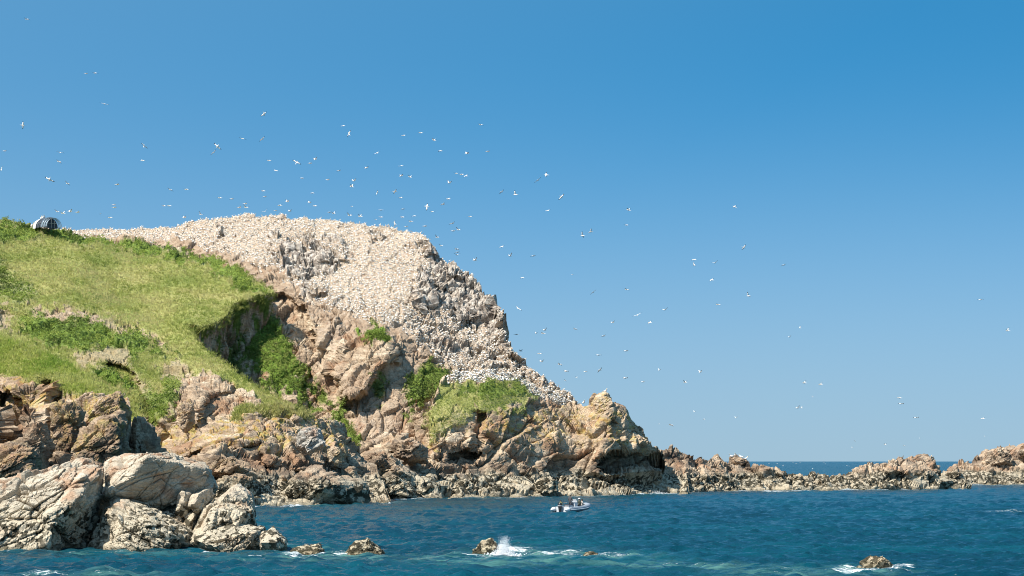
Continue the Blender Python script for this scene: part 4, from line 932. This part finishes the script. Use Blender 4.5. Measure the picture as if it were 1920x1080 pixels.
FLY = '''51 36 8 -10 g;161 138 11 -5 g;179 137 9 5 g;8 283 12 0 g;42 235 13 75 b;196 195 20 -12 g;270 274 12 -40 b;267 301 11 -22 g;113 286 14 -8 d;111 303 8 -40 g;3 317 11 45 b;93 336 20 -26 b;127 344 9 -50 g;
219 346 8 0 d;320 356 10 -30 g;350 355 9 5 g;213 384 9 0 g;214 389 10 0 g;308 386 10 -3 g;318 386 8 8 g;108 397 9 -15 u;119 400 8 35 u;131 397 10 0 u;145 398 9 8 g;188 401 5 20 g;377 402 9 -35 u;207 408 8 10 g;345 408 9 -10 u;
495 213 14 48 b;644 236 12 22 g;655 251 13 55 b;455 260 13 -15 g;491 261 14 38 g;408 274 18 -42 b;400 286 15 40 g;505 301 9 -5 g;556 305 18 -28 b;591 299 9 5 s;581 306 8 -5 g;517 320 12 -22 g;566 334 11 -12 g;635 320 9 10 g;
687 315 9 0 s;614 337 8 0 g;663 339 11 0 u;660 350 8 20 s;494 358 8 12 g;496 369 8 5 g;413 371 8 5 g;434 373 10 3 g;586 362 8 25 g;538 378 9 -20 u;459 382 8 0 g;448 389 8 15 g;462 389 10 -15 u;525 385 8 25 g;516 395 9 0 g;
543 396 10 -5 u;580 380 9 -25 u;591 386 8 20 g;660 387 7 10 g;617 398 9 -5 g;626 400 9 20 u;656 404 10 -8 u;676 406 8 20 u;497 397 16 25 u;902 234 9 0 d;757 254 11 20 g;789 249 9 15 g;814 263 8 0 s;826 283 8 30 d;875 288 8 -20 s;
914 284 9 0 g;707 287 14 30 g;753 311 14 15 g;752 330 8 0 s;769 332 9 0 s;856 325 11 5 g;866 327 13 10 g;874 330 11 40 g;842 343 11 -20 u;940 360 11 38 g;707 362 9 60 b;740 359 9 50 g;752 371 8 25 d;841 373 11 20 g;830 383 8 15 d;
800 387 15 85 b;811 397 11 0 g;714 394 14 -5 g;755 392 8 0 g;715 407 12 5 g;755 407 10 8 g;777 405 11 18 g;771 415 8 -3 g;741 419 10 80 b;761 425 8 0 g;796 424 8 0 g;705 412 7 -15 g;882 406 10 5 g;847 419 12 20 g;849 433 11 0 g;
860 431 10 -10 u;820 445 8 -15 u;828 461 10 0 u;857 467 9 -15 g;857 473 9 5 g;857 478 13 0 u;890 488 9 5 u;941 463 12 28 g;956 480 9 15 u;999 480 9 5 d;980 521 9 28 g;1073 515 6 0 g;1093 442 11 -70 u;1107 435 8 60 s;1175 422 11 5 g;
1112 548 14 38 g;1176 543 9 -12 d;972 579 15 -38 g;1148 605 8 8 u;1079 617 9 -20 g;1195 591 20 22 g;1021 619 8 15 u;1005 625 7 -15 u;1019 625 8 -8 g;968 627 11 -3 g;1131 630 8 25 g;1219 605 10 42 g;1173 658 8 0 d;1122 666 11 -5 d;
1012 663 11 0 g;1015 678 10 -3 u;1050 683 8 -25 d;1061 696 9 -15 d;1097 697 8 -5 g;1124 694 11 50 g;1081 708 6 0 s;1060 713 6 -40 g;1172 709 9 -5 d;1205 716 8 0 g;1236 694 7 -20 s;1313 698 8 0 s;1285 717 9 0 u;1302 772 6 -10 s;
1320 786 7 8 g;1236 795 5 0 g;1259 797 9 -20 d;977 658 8 10 u;1025 328 11 85 b;1008 338 16 38 g;967 365 10 -60 u;1052 369 14 45 b;1027 395 13 20 g;1179 394 8 10 s;1378 388 9 42 b;1394 464 10 55 b;1302 487 12 20 g;1301 495 9 -70 b;
1340 493 13 18 u;1335 525 11 38 g;1469 497 9 20 g;1404 555 11 -50 u;1347 571 9 -12 g;1246 581 13 10 u;1500 615 7 45 u;1480 632 7 15 u;1890 620 10 30 u;1838 562 9 0 d;1509 718 8 25 u;1539 721 9 20 u;1524 744 4 0 s;1495 765 8 20 u;
1503 765 7 25 u;1687 746 8 10 g;1689 757 8 -5 d;1717 783 8 0 d;1843 785 10 18 g;1380 783 7 0 s;1725 822 3 0 s;1846 818 3 0 s;1603 827 5 -30 g;1598 839 4 0 s;1660 834 7 0 u;1696 836 6 0 d;320 504 9 0 g;410 563 9 20 g;
1442 869 4 0 g;1457 869 4 0 g;1468 873 4 0 s;1487 867 3 0 g;1493 869 4 5 g;1500 868 3 0 u;1524 879 4 0 s;1545 867 3 0 g;1548 870 3 0 u;1588 873 4 0 g;1593 874 3 0 g;1597 881 3 0 s;1606 883 3 0 u;1640 868 3 0 g'''
def region_of(x, y):
    if 860 < y: return 'low over the far sea behind the reef'
    if (x, y) in ((320, 504), (410, 563)): return 'in front of the green slope'
    if x < 400 and y < 250: return 'high in the sky at far left'
    if x < 170 and y > 390: return 'just above the shelter on the hill'
    if x < 400 and y < 365: return 'in the left sky above the green slope'
    if x < 400: return 'just above the left end of the colony'
    if x < 690 and y < 345: return 'high above the hill crest'
    if x < 690: return 'close above the hill crest'
    if x < 960 and y < 345: return 'high above the right end of the crest'
    if x < 960 and y < 500: return 'close above the right shoulder of the hill'
    if x < 1240 and y < 450: return 'high in the middle of the sky'
    if x < 1240 and y < 660: return 'beside the steep right flank of the hill'
    if x < 1340 and y > 655: return 'over the headland boulder'
    if x < 1480 and y < 600: return 'in the open sky right of the hill'
    if y > 810: return 'just above the right reef'
    return 'in the open sky at far right'
def tilt_of(a):
    if abs(a) <= 12: return 'level'
    if a > 60: return 'on edge'
    if a > 0: return 'right wing up'
    return 'left wing up' if a > -60 else 'diving steeply'
POSE = {'g': 'gliding', 'b': 'banking', 'u': 'with raised wings', 'd': 'with drooped wings', 's': 'flapping'}
for rec in FLY.replace('\n', '').split(';'):
    x, y, sp, an, ps = rec.split(); x, y, sp, an = float(x), float(y), float(sp), float(an)
    sp *= 0.96
    Y = 395 + 80 * random.random()
    if sp > 7200 / Y: Y = 7200 / sp
    if sp < 7: Y = 7200 / sp * 0.62
    if y > 860: Y = 24000 / (y - HZ + 1.5) if y < 866 else min(24000 / (y - HZ) * 0.97, 7200 / sp * 0.75)
    c = min(1, sp / (7200 / Y)); sg = random.choice((-1, 1)); th = R(an)
    wv = Vector((c * math.cos(th), sg * math.sqrt(max(0, 1 - c * c)), c * math.sin(th))).normalized()
    up = {'b': Vector((0, random.choice((-.85, .85)), .5)), 's': Vector((0, -0.5, 0.85))}.get(ps, Vector((0, -0.12, 1)))
    up = (up - wv * up.dot(wv)).normalized()
    fw = up.cross(wv)
    M = Matrix((wv, fw, up)).transposed()
    o = link('flying_gannet', body_me); o.rotation_euler = M.to_euler(); o.location = unproj(x, y, Y)
    dih = {'g': random.uniform(-2, 6), 'b': random.uniform(0, 8), 'u': random.uniform(18, 34), 'd': random.uniform(2, 10), 's': random.uniform(20, 40)}[ps]
    td = {'g': -3, 'b': 0, 'u': -8, 'd': -45, 's': -50}[ps]
    for s in (1, -1):
        wo = link('wing', wing_me[s], o); wo.location = (0.07 * s, 0.02, 0.045); wo.rotation_euler = (0, -R(dih) * s, 0)
        tp = link('wing_tip', tip_me[s], wo); tp.location = (0.62 * s, 0.04 + 0.06, 0); tp.rotation_euler = (0, -R(td) * s, 0)
    lb = 'white gannet %s, %s, %s' % (POSE[ps], tilt_of(an), region_of(int(x), int(y)))
    tag(o, lb, 'gannet', 'gannets flying ' + region_of(int(x), int(y)))

# ------------------------------------------------------------------ observation shelter on the hill
M_DARK_GLASS = simple('tinted_panel', (0.03, 0.035, 0.045), 0.15)
M_FRAME = simple('grey_frame', (0.20, 0.22, 0.24), 0.5)
M_RIB = simple('pale_mullion', (0.45, 0.44, 0.40), 0.5)
M_WHITE = simple('white_sheet', (0.66, 0.65, 0.62), 0.6)
t = NT('clear_panel'); t.b.inputs['Base Color'].default_value = (0.55, 0.68, 0.78, 1); t.b.inputs['Roughness'].default_value = 0.125
tr = t.n.new('ShaderNodeBsdfTransparent'); tr.inputs[0].default_value = (0.85, 0.92, 0.97, 1); mx = t.n.new('ShaderNodeMixShader'); mx.inputs[0].default_value = 0.25
t.l.new(tr.outputs[0], mx.inputs[1]); t.l.new(t.b.outputs[0], mx.inputs[2]); t.l.new(mx.outputs[0], t.out.inputs[0]); M_CLEAR = t.m
def vault(x0, x1, r, a0, a1, n=12, th=0.04, h=1.0):
    """curved shell, axis X, arc angles a0..a1 measured from +Y over the top to -Y"""
    V, Q = [], []
    for x in (x0, x1):
        for rr in (r, r - th):
            for k in range(n + 1):
                a = R(a0 + (a1 - a0) * k / n); V.append((x, rr * math.cos(a), h * rr * math.sin(a)))
    m = n + 1
    for k in range(n):
        Q += [(k, k + 1, 2 * m + k + 1, 2 * m + k), (m + k + 1, m + k, 3 * m + k, 3 * m + k + 1), (k + 1, k, m + k, m + k + 1), (2 * m + k, 2 * m + k + 1, 3 * m + k + 1, 3 * m + k)]
    return np.array(V, float), np.array(Q)
def boxq(x0, x1, y0, y1, z0, z1):
    V = np.array([(x, y, z) for x in (x0, x1) for y in (y0, y1) for z in (z0, z1)], float)
    return V, np.array([(0, 1, 3, 2), (4, 6, 7, 5), (0, 4, 5, 1), (2, 3, 7, 6), (0, 2, 6, 4), (1, 5, 7, 3)])
def part(name, vq, mat, parent, smooth=False):
    return link(name, mesh_np(name, vq[0], vq[1], [mat], smooth=smooth), parent)
sh_ = bpy.data.objects.new('shelter', None); COL.objects.link(sh_); sh_.location = unproj(87, 428.5, 421); sh_.rotation_euler = (0, 0, R(-52)); sh_.scale = (0.92,) * 3
tag(sh_, 'arched bird-watching shelter with dark glazed end on the hilltop at left', 'shelter')
rad, hh = 2.0, 1.12
part('roof', vault(-2.5, -1.1, rad, 0, 180, h=hh), M_WHITE, sh_, True)
for i in range(3):
    for (b0, b1) in ((100, 138), (138, 178)):
        part('panel', vault(-1.08 + i * 0.8, -0.32 + i * 0.8, rad - 0.02, b0, b1, 5, h=hh), M_DARK_GLASS, sh_, True)
for i in range(3): part('panel', vault(-1.08 + i * 0.8, -0.32 + i * 0.8, rad - 0.02, 2, 99, 8, h=hh), M_DARK_GLASS, sh_, True)
for i in range(4): part('rib', vault(-1.10 + i * 0.8, -1.05 + i * 0.8, rad + 0.04, 0, 180, 14, 0.08, h=hh), M_FRAME, sh_, True)
part('rail', boxq(-1.1, 1.35, -1.93, -1.85, 0.95, 1.03), M_FRAME, sh_)
for i in range(3):
    part('clear_panel', vault(1.38 + i * 0.8, 2.12 + i * 0.8, (rad - 0.03) * (1 - 0.06 * i), 2, 178, 12, 0.03, h=hh), M_CLEAR, sh_, True)
    part('rib', vault(2.12 + i * 0.8, 2.18 + i * 0.8, rad * (1 - 0.06 * i), 0, 180, 14, 0.06, h=hh), M_FRAME, sh_, True)
ew = [(1.30, math.cos(R(a)) * 1.9, hh * 1.9 * math.sin(R(a))) for a in range(0, 181, 15)]
EV = np.array(ew + [(1.34, y, z) for (_, y, z) in ew]); ne = len(ew)
eq = [(i, i + 1, ne - 2 - i, ne - 1 - i) for i in range(ne // 2)] + [(ne + i, ne + i + 1, 2 * ne - 2 - i, 2 * ne - 1 - i) for i in range(ne // 2)]
part('end_wall', (EV, np.array(eq)), M_DARK_GLASS, sh_)
for a_ in (50, 75, 105, 130):
    part('mullion', boxq(1.345, 1.39, 1.9 * math.cos(R(a_)) - .03, 1.9 * math.cos(R(a_)) + .03, 0, hh * 1.9 * math.sin(R(a_))), M_RIB, sh_)
part('cross_rail', boxq(1.395, 1.43, -1.75, 1.75, 1.0, 1.07), M_RIB, sh_)
part('canopy', (np.array([(-2.5, -1.9, 0.5), (-2.5, 0.8, 2.0), (-4.6, -1.6, 0.15), (-4.2, 0.9, 1.1), (-2.5, -1.9, 0.42), (-2.5, 0.8, 1.92), (-4.6, -1.6, 0.07), (-4.2, 0.9, 1.02)]),
     np.array([(0, 1, 3, 2), (4, 6, 7, 5), (0, 2, 6, 4), (1, 5, 7, 3), (2, 3, 7, 6), (0, 4, 5, 1)])), M_WHITE, sh_)
for (dx, dz) in ((-2.2, 2.25), (-1.4, 2.3), (-0.5, 2.32)):
    o = link('gannet', sit_me); o.location = sh_.location + Matrix.Rotation(R(-52), 3, 'Z') @ (Vector((dx, -0.2, dz - 0.04)) * 0.92); o.rotation_euler = (0, 0, random.uniform(0, 6))
    tag(o, 'white gannet standing on top of the hilltop shelter', 'gannet', 'gannets on the shelter roof')

# ------------------------------------------------------------------ inflatable boat
M_TUBE = simple('grey_rubber', (0.27, 0.30, 0.33), 0.45); M_TUBE_END = simple('white_rubber', (0.78, 0.80, 0.80), 0.4); M_HULL = simple('dark_hull', (0.05, 0.055, 0.06), 0.4)
M_ENGINE = simple('black_cowl', (0.018, 0.02, 0.024), 0.3); M_CONSOLE = simple('white_console', (0.50, 0.52, 0.54), 0.4); M_SEAT = simple('dark_seat', (0.03, 0.035, 0.05), 0.7)
def tube(path, rad, n=12):
    path = [Vector(p) for p in path]; V, Q = [], []
    for i, p in enumerate(path):
        d = (path[min(i + 1, len(path) - 1)] - path[max(i - 1, 0)]).normalized()
        sx = d.cross(Vector((0, 0, 1))).normalized(); uz = sx.cross(d)
        r_ = rad[i] if hasattr(rad, '__len__') else rad
        for k in range(n):
            a = 2 * math.pi * k / n; V.append(tuple(p + (sx * math.cos(a) + uz * math.sin(a)) * r_))
    for i in range(len(path) - 1):
        for k in range(n): Q.append((i * n + k, i * n + (k + 1) % n, (i + 1) * n + (k + 1) % n, (i + 1) * n + k))
    return np.array(V), np.array(Q)
boat = bpy.data.objects.new('inflatable_boat', None); COL.objects.link(boat)
boat.location = unproj(1075, 960, 252); boat.location.z = 0.05; boat.rotation_euler = (R(1.5), 0, R(-34))
boat.scale = (1.12,) * 3
tag(boat, 'grey rigid inflatable boat with black outboard engine on the blue water', 'boat')
def side(s):     # +Y is forward
    pts = [(s * 0.88, -2.75, 0.33), (s * 0.88, -2.55, 0.33), (s * 0.88, -1.5, 0.33), (s * 0.88, -0.3, 0.34), (s * 0.86, 0.8, 0.38), (s * 0.74, 1.7, 0.46), (s * 0.48, 2.3, 0.56), (0, 2.55, 0.62)]
    return tube(pts, [0.08, 0.22, 0.27, 0.27, 0.27, 0.26, 0.25, 0.245], 14)
for s in (1, -1):
    tb = part('tube', side(s), M_TUBE, boat, True)
    part('tube_end', tube([(s * 0.88, -2.95, 0.33), (s * 0.88, -2.85, 0.33), (s * 0.88, -2.6, 0.33), (s * 0.88, -2.45, 0.33)], [0.03, 0.13, 0.235, 0.262], 12), M_TUBE_END, tb, True)
    part('rubbing_strake', tube([(s * 1.15, -2.3, 0.30), (s * 1.155, -0.3, 0.32), (s * 1.12, 0.9, 0.36), (s * 0.98, 1.75, 0.45), (s * 0.66, 2.45, 0.55)], 0.035, 6), M_TUBE_END, tb, True)
    part('grab_line', tube([(s * 1.0, -1.9, 0.58), (s * 1.02, -1.2, 0.55), (s * 1.0, -0.5, 0.60), (s * 1.02, 0.2, 0.57), (s * 0.98, 0.9, 0.63)], 0.025, 5), M_TUBE_END, tb, True)
HV = [(-.8, -2.3, .25), (0, -2.3, -.2), (.8, -2.3, .25), (-.8, 0.8, .25), (0, .8, -.2), (.8, .8, .25), (-.5, 2.1, .42), (0, 2.2, .1), (.5, 2.1, .42), (0, 2.5, .5)]
part('hull', (np.array(HV, float), np.array([(0, 1, 4, 3), (1, 2, 5, 4), (3, 4, 7, 6), (4, 5, 8, 7), (6, 7, 9, 9), (7, 8, 9, 9)])[:4]), M_HULL, boat)
part('deck', boxq(-.66, .66, -2.2, 1.9, 0.16, 0.22), M_SEAT, boat)
part('transom', boxq(-.64, .64, -2.35, -2.25, -0.1, 0.62), M_CONSOLE, boat)
part('bow_pad', tube([(0, 2.62, .55), (0, 2.82, .60), (0, 2.9, .60)], [.14, .10, .02], 8), M_TUBE_END, boat, True)
con = part('console', boxq(-.34, .34, -.25, .30, .22, 1.0), M_CONSOLE, boat)
part('windscreen', (np.array([(-.34, .30, 1.0), (.34, .30, 1.0), (.28, .16, 1.32), (-.28, .16, 1.32), (-.34, .28, 1.0), (.34, .28, 1.0), (.28, .14, 1.32), (-.28, .14, 1.32)]),
     np.array([(0, 1, 2, 3), (7, 6, 5, 4), (0, 3, 7, 4), (1, 5, 6, 2), (3, 2, 6, 7)])), M_CONSOLE, con)
part('steering_wheel', tube([(0.17 * math.cos(a), -.32 - .05 * math.sin(a), .92 + .17 * math.sin(a)) for a in np.linspace(0, 6.28, 14)], 0.018, 5), M_ENGINE, con, True)
seat = part('seat', boxq(-.32, .32, -1.35, -.65, .22, .72), M_CONSOLE, boat); part('cushion', boxq(-.33, .33, -1.37, -.63, .722, .82), M_SEAT, seat)
part('roll_bar', tube([(-.62, -2.0, .4), (-.62, -2.0, .95), (-.5, -2.0, 1.05), (.5, -2.0, 1.05), (.62, -2.0, .95), (.62, -2.0, .4)], .03, 8), M_ENGINE, boat, True)
part('stern_seat', boxq(-.62, .62, -2.02, -1.6, .22, .62), M_SEAT, boat)
eng = part('engine', tube([(0, -2.66, .10), (0, -2.62, .25), (0, -2.60, .62), (0, -2.58, .85), (0, -2.56, 1.02), (0, -2.55, 1.06)], [.10, .13, .20, .24, .20, .05], 12), M_ENGINE, boat, True)
part('engine_leg', boxq(-.06, .06, -2.75, -2.5, -.5, .2), M_ENGINE, eng)
part('engine_band', tube([(0, -2.59, .70), (0, -2.585, .78)], [.235, .248], 12), M_CONSOLE, eng, True)

# ------------------------------------------------------------------ people in the boat
M_SKIN = simple('skin', (0.48, 0.29, 0.20), 0.6)
def person(label, joints, radii, edges, mats, zone, loc, rot, hair, hat=None):
    """one continuous skinned body; zone(v) picks the cloth of a face"""
    me = bpy.data.meshes.new('person'); names = list(joints)
    me.from_pydata([joints[k] for k in names], [(names.index(a), names.index(b)) for a, b in edges], [])
    o = bpy.data.objects.new('person', me); COL.objects.link(o)
    md = o.modifiers.new('skin', 'SKIN'); md.use_smooth_shade = True
    for i, k in enumerate(names):
        sv = me.skin_vertices[0].data[i]; r_ = radii[k]; sv.radius = (r_, r_) if not isinstance(r_, tuple) else r_; sv.use_root = (k == 'pelvis')
    ss = o.modifiers.new('sub', 'SUBSURF'); ss.levels = 2; ss.render_levels = 2
    dg = bpy.context.evaluated_depsgraph_get(); m2 = bpy.data.meshes.new_from_object(o.evaluated_get(dg))
    o.modifiers.clear(); o.data = m2; m2.materials.clear()
    for m in mats: m2.materials.append(m)
    for p in m2.polygons: p.material_index = zone(p.center); p.use_smooth = True
    o.location = loc; o.rotation_euler = rot; tag(o, label, 'person')
    hd = Vector(joints['head'])
    hp, hq = ico(3); hp = hp * np.array([.098, .115, .105]) + np.array(hd) + np.array([0, -.012, .035]); keep = [f for f in hq if hp[f].mean(0)[1] < hd.y + .055 or hp[f].mean(0)[2] > hd.z + .07]
    link('hair', mesh_np('hair', hp, np.array(keep), [hair]), o)
    if hat:
        V1, Q1 = lathe([(0.0, 0, .19, .19), (.015, 0, .19, .19), (.02, 0, .115, .115), (.10, 0, .10, .10), (.13, 0, .02, .02)], 12)
        V1 = V1[:, [0, 2, 1]] + np.array(hd) + np.array([0, 0, .055]); link('hat', mesh_np('hat', V1, Q1, [hat]), o)
    return o
RAD = dict(pelvis=(.15, .12), belly=(.15, .115), chest=(.17, .12), neck=.06, head=(.085, .10), crown=(.07, .08), nose=.02, shl=.085, shr=.085, ell=.055, elr=.055, wrl=.04, wrr=.04, hal=.04, har=.04, fil=.018, fir=.018, thl=.018, thr=.018,
           hil=.10, hir=.10, knl=.07, knr=.07, anl=.05, anr=.05, tol=.04, tor=.04)
EDG = [('pelvis', 'belly'), ('belly', 'chest'), ('chest', 'neck'), ('neck', 'head'), ('head', 'crown'), ('head', 'nose'), ('chest', 'shl'), ('shl', 'ell'), ('ell', 'wrl'), ('wrl', 'hal'), ('hal', 'fil'), ('hal', 'thl'), ('chest', 'shr'), ('shr', 'elr'), ('elr', 'wrr'), ('wrr', 'har'), ('har', 'fir'), ('har', 'thr'),
       ('pelvis', 'hil'), ('hil', 'knl'), ('knl', 'anl'), ('anl', 'tol'), ('pelvis', 'hir'), ('hir', 'knr'), ('knr', 'anr'), ('anr', 'tor')]
def stand():
    J = dict(pelvis=(0, 0, .92), belly=(0, .0, 1.10), chest=(0, 0, 1.32), neck=(0, .01, 1.50), head=(0, .03, 1.63), crown=(0, .02, 1.70), nose=(0, .13, 1.62))
    for s, k in ((-1, 'l'), (1, 'r')):
        J['sh' + k] = (s * .19, 0, 1.40); J['el' + k] = (s * .26, .08, 1.14); J['wr' + k] = (s * .17, .33, 1.08); J['ha' + k] = (s * .15, .41, 1.07); J['fi' + k] = (s * .13, .48, 1.04); J['th' + k] = (s * .10, .42, 1.10)
        J['hi' + k] = (s * .10, 0, .86); J['kn' + k] = (s * .13, .05, .48); J['an' + k] = (s * .13, -.01, .08); J['to' + k] = (s * .14, .15, .03)
    return J
def sit(sc=1.0):
    J = dict(pelvis=(0, 0, .12), belly=(0, .02, .30), chest=(0, .05, .50), neck=(0, .07, .67), head=(0, .10, .80), crown=(0, .09, .87), nose=(0, .20, .79))
    for s, k in ((-1, 'l'), (1, 'r')):
        J['sh' + k] = (s * .18, .04, .58); J['el' + k] = (s * .25, .12, .34); J['wr' + k] = (s * .16, .34, .24); J['ha' + k] = (s * .14, .42, .22); J['fi' + k] = (s * .12, .48, .20); J['th' + k] = (s * .09, .42, .25)
        J['hi' + k] = (s * .11, .08, .11); J['kn' + k] = (s * .14, .46, .14); J['an' + k] = (s * .14, .50, -.28); J['to' + k] = (s * .14, .64, -.33)
    return {k: tuple(c * sc for c in v) for k, v in J.items()}
M_JACKET = simple('dark_jacket', (0.045, 0.045, 0.048), 0.8); M_TROUSER = simple('dark_trousers', (0.03, 0.032, 0.04), 0.8); M_YELLOW = simple('yellow_jacket', (0.62, 0.55, 0.10), 0.7)
M_HAIR = simple('dark_hair', (0.02, 0.015, 0.012), 0.7); M_HATW = simple('white_hat', (0.76, 0.75, 0.70), 0.8); M_GREEN = simple('olive_jacket', (0.07, 0.075, 0.05), 0.8); M_PALE = simple('pale_top', (0.50, 0.44, 0.38), 0.8)
bm_ = boat.rotation_euler.to_matrix()
def on_boat(x, y, z): return boat.location + bm_ @ (Vector((x, y, z)) * 1.12)
def zone_stand(c): return 2 if (c.z > 1.535 or (c.y > .36 and c.z > .9)) else (0 if c.z > .88 else 1)
def zone_sit(sc):
    return lambda c: 2 if (c.z > .70 * sc or (c.y > .38 * sc and c.z > .17 * sc and abs(c.x) < .2 * sc)) else (1 if (c.z < .17 * sc) else 0)
person('person standing at the boat console in dark jacket, back to the viewer', stand(), RAD, EDG, [M_JACKET, M_TROUSER, M_SKIN], zone_stand, on_boat(0, -.62, .22), (0, 0, R(-30)), M_HAIR)
person('small person in yellow life jacket seated at the boat stern', sit(.82), {k: (tuple(c * .85 for c in v) if isinstance(v, tuple) else v * .85) for k, v in RAD.items()}, EDG, [M_YELLOW, M_TROUSER, M_SKIN], zone_sit(.82), on_boat(-.42, -1.85, .60), (0, 0, R(-10)), M_HAIR)
person('person in white hat and olive jacket sitting forward in the boat', sit(), RAD, EDG, [M_GREEN, M_TROUSER, M_SKIN], zone_sit(1), on_boat(.30, .78, .55), (0, 0, R(20)), M_HAIR, M_HATW)
person('person in pale top sitting nearest the boat bow', sit(.95), RAD, EDG, [M_PALE, M_TROUSER, M_SKIN], zone_sit(.95), on_boat(.10, 1.45, .48), (0, 0, R(-60)), M_HAIR)

# ------------------------------------------------------------------ spray beside the weedy rock
M_SPRAY = simple('spray', (0.85, 0.87, 0.88), 0.6, var=0.03)
def spray(name, label, cx, cy, Y, n, wpx, hpx, seed, lean):
    r = np.random.default_rng(seed); k = Y / F
    t = r.random(n) ** 2.4
    wd = (1 - t) ** 3 * 0.9 + 0.16 + 0.12 * t
    x = r.normal(size=n) * 0.42 * wd * wpx * k + lean * t * wpx * k; yv = r.normal(size=n) * 0.35 * wd * wpx * k; z = t * hpx * k * r.uniform(0.8, 1.1, n)
    j = (t > 0.25); x[j] += 0.25 * wpx * k * np.sin(t[j] * 9 + r.integers(0, 3, j.sum()) * 2.1) * 0.5
    sz = (0.026 * (1 - t) ** 2 + 0.010) * r.uniform(0.5, 1.5, n)
    V0, F0 = ico(1); Vv = np.stack([x, yv, z], -1)[:, None] + V0[None] * sz[:, None, None]
    o = link(name, mesh_np(name, Vv.reshape(-1, 3), (F0[None] + (np.arange(n) * len(V0))[:, None, None]).reshape(-1, 3), [M_SPRAY])); o.location = unproj(cx, cy, Y); tag(o, label, None, None, 'stuff')
spray('spray', 'burst of white spray beside the weedy sea rock', 943, 1042, 134, 2600, 36, 36, 3, 0.12)
spray('spray', 'low white foam splash right of the lower right sea rock', 1688, 1076, 118.6, 700, 34, 9, 4, 0.0)
spray('spray', 'low white breaker on the middle shore', 1228, 925, 396, 700, 50, 6, 5, 0.0)
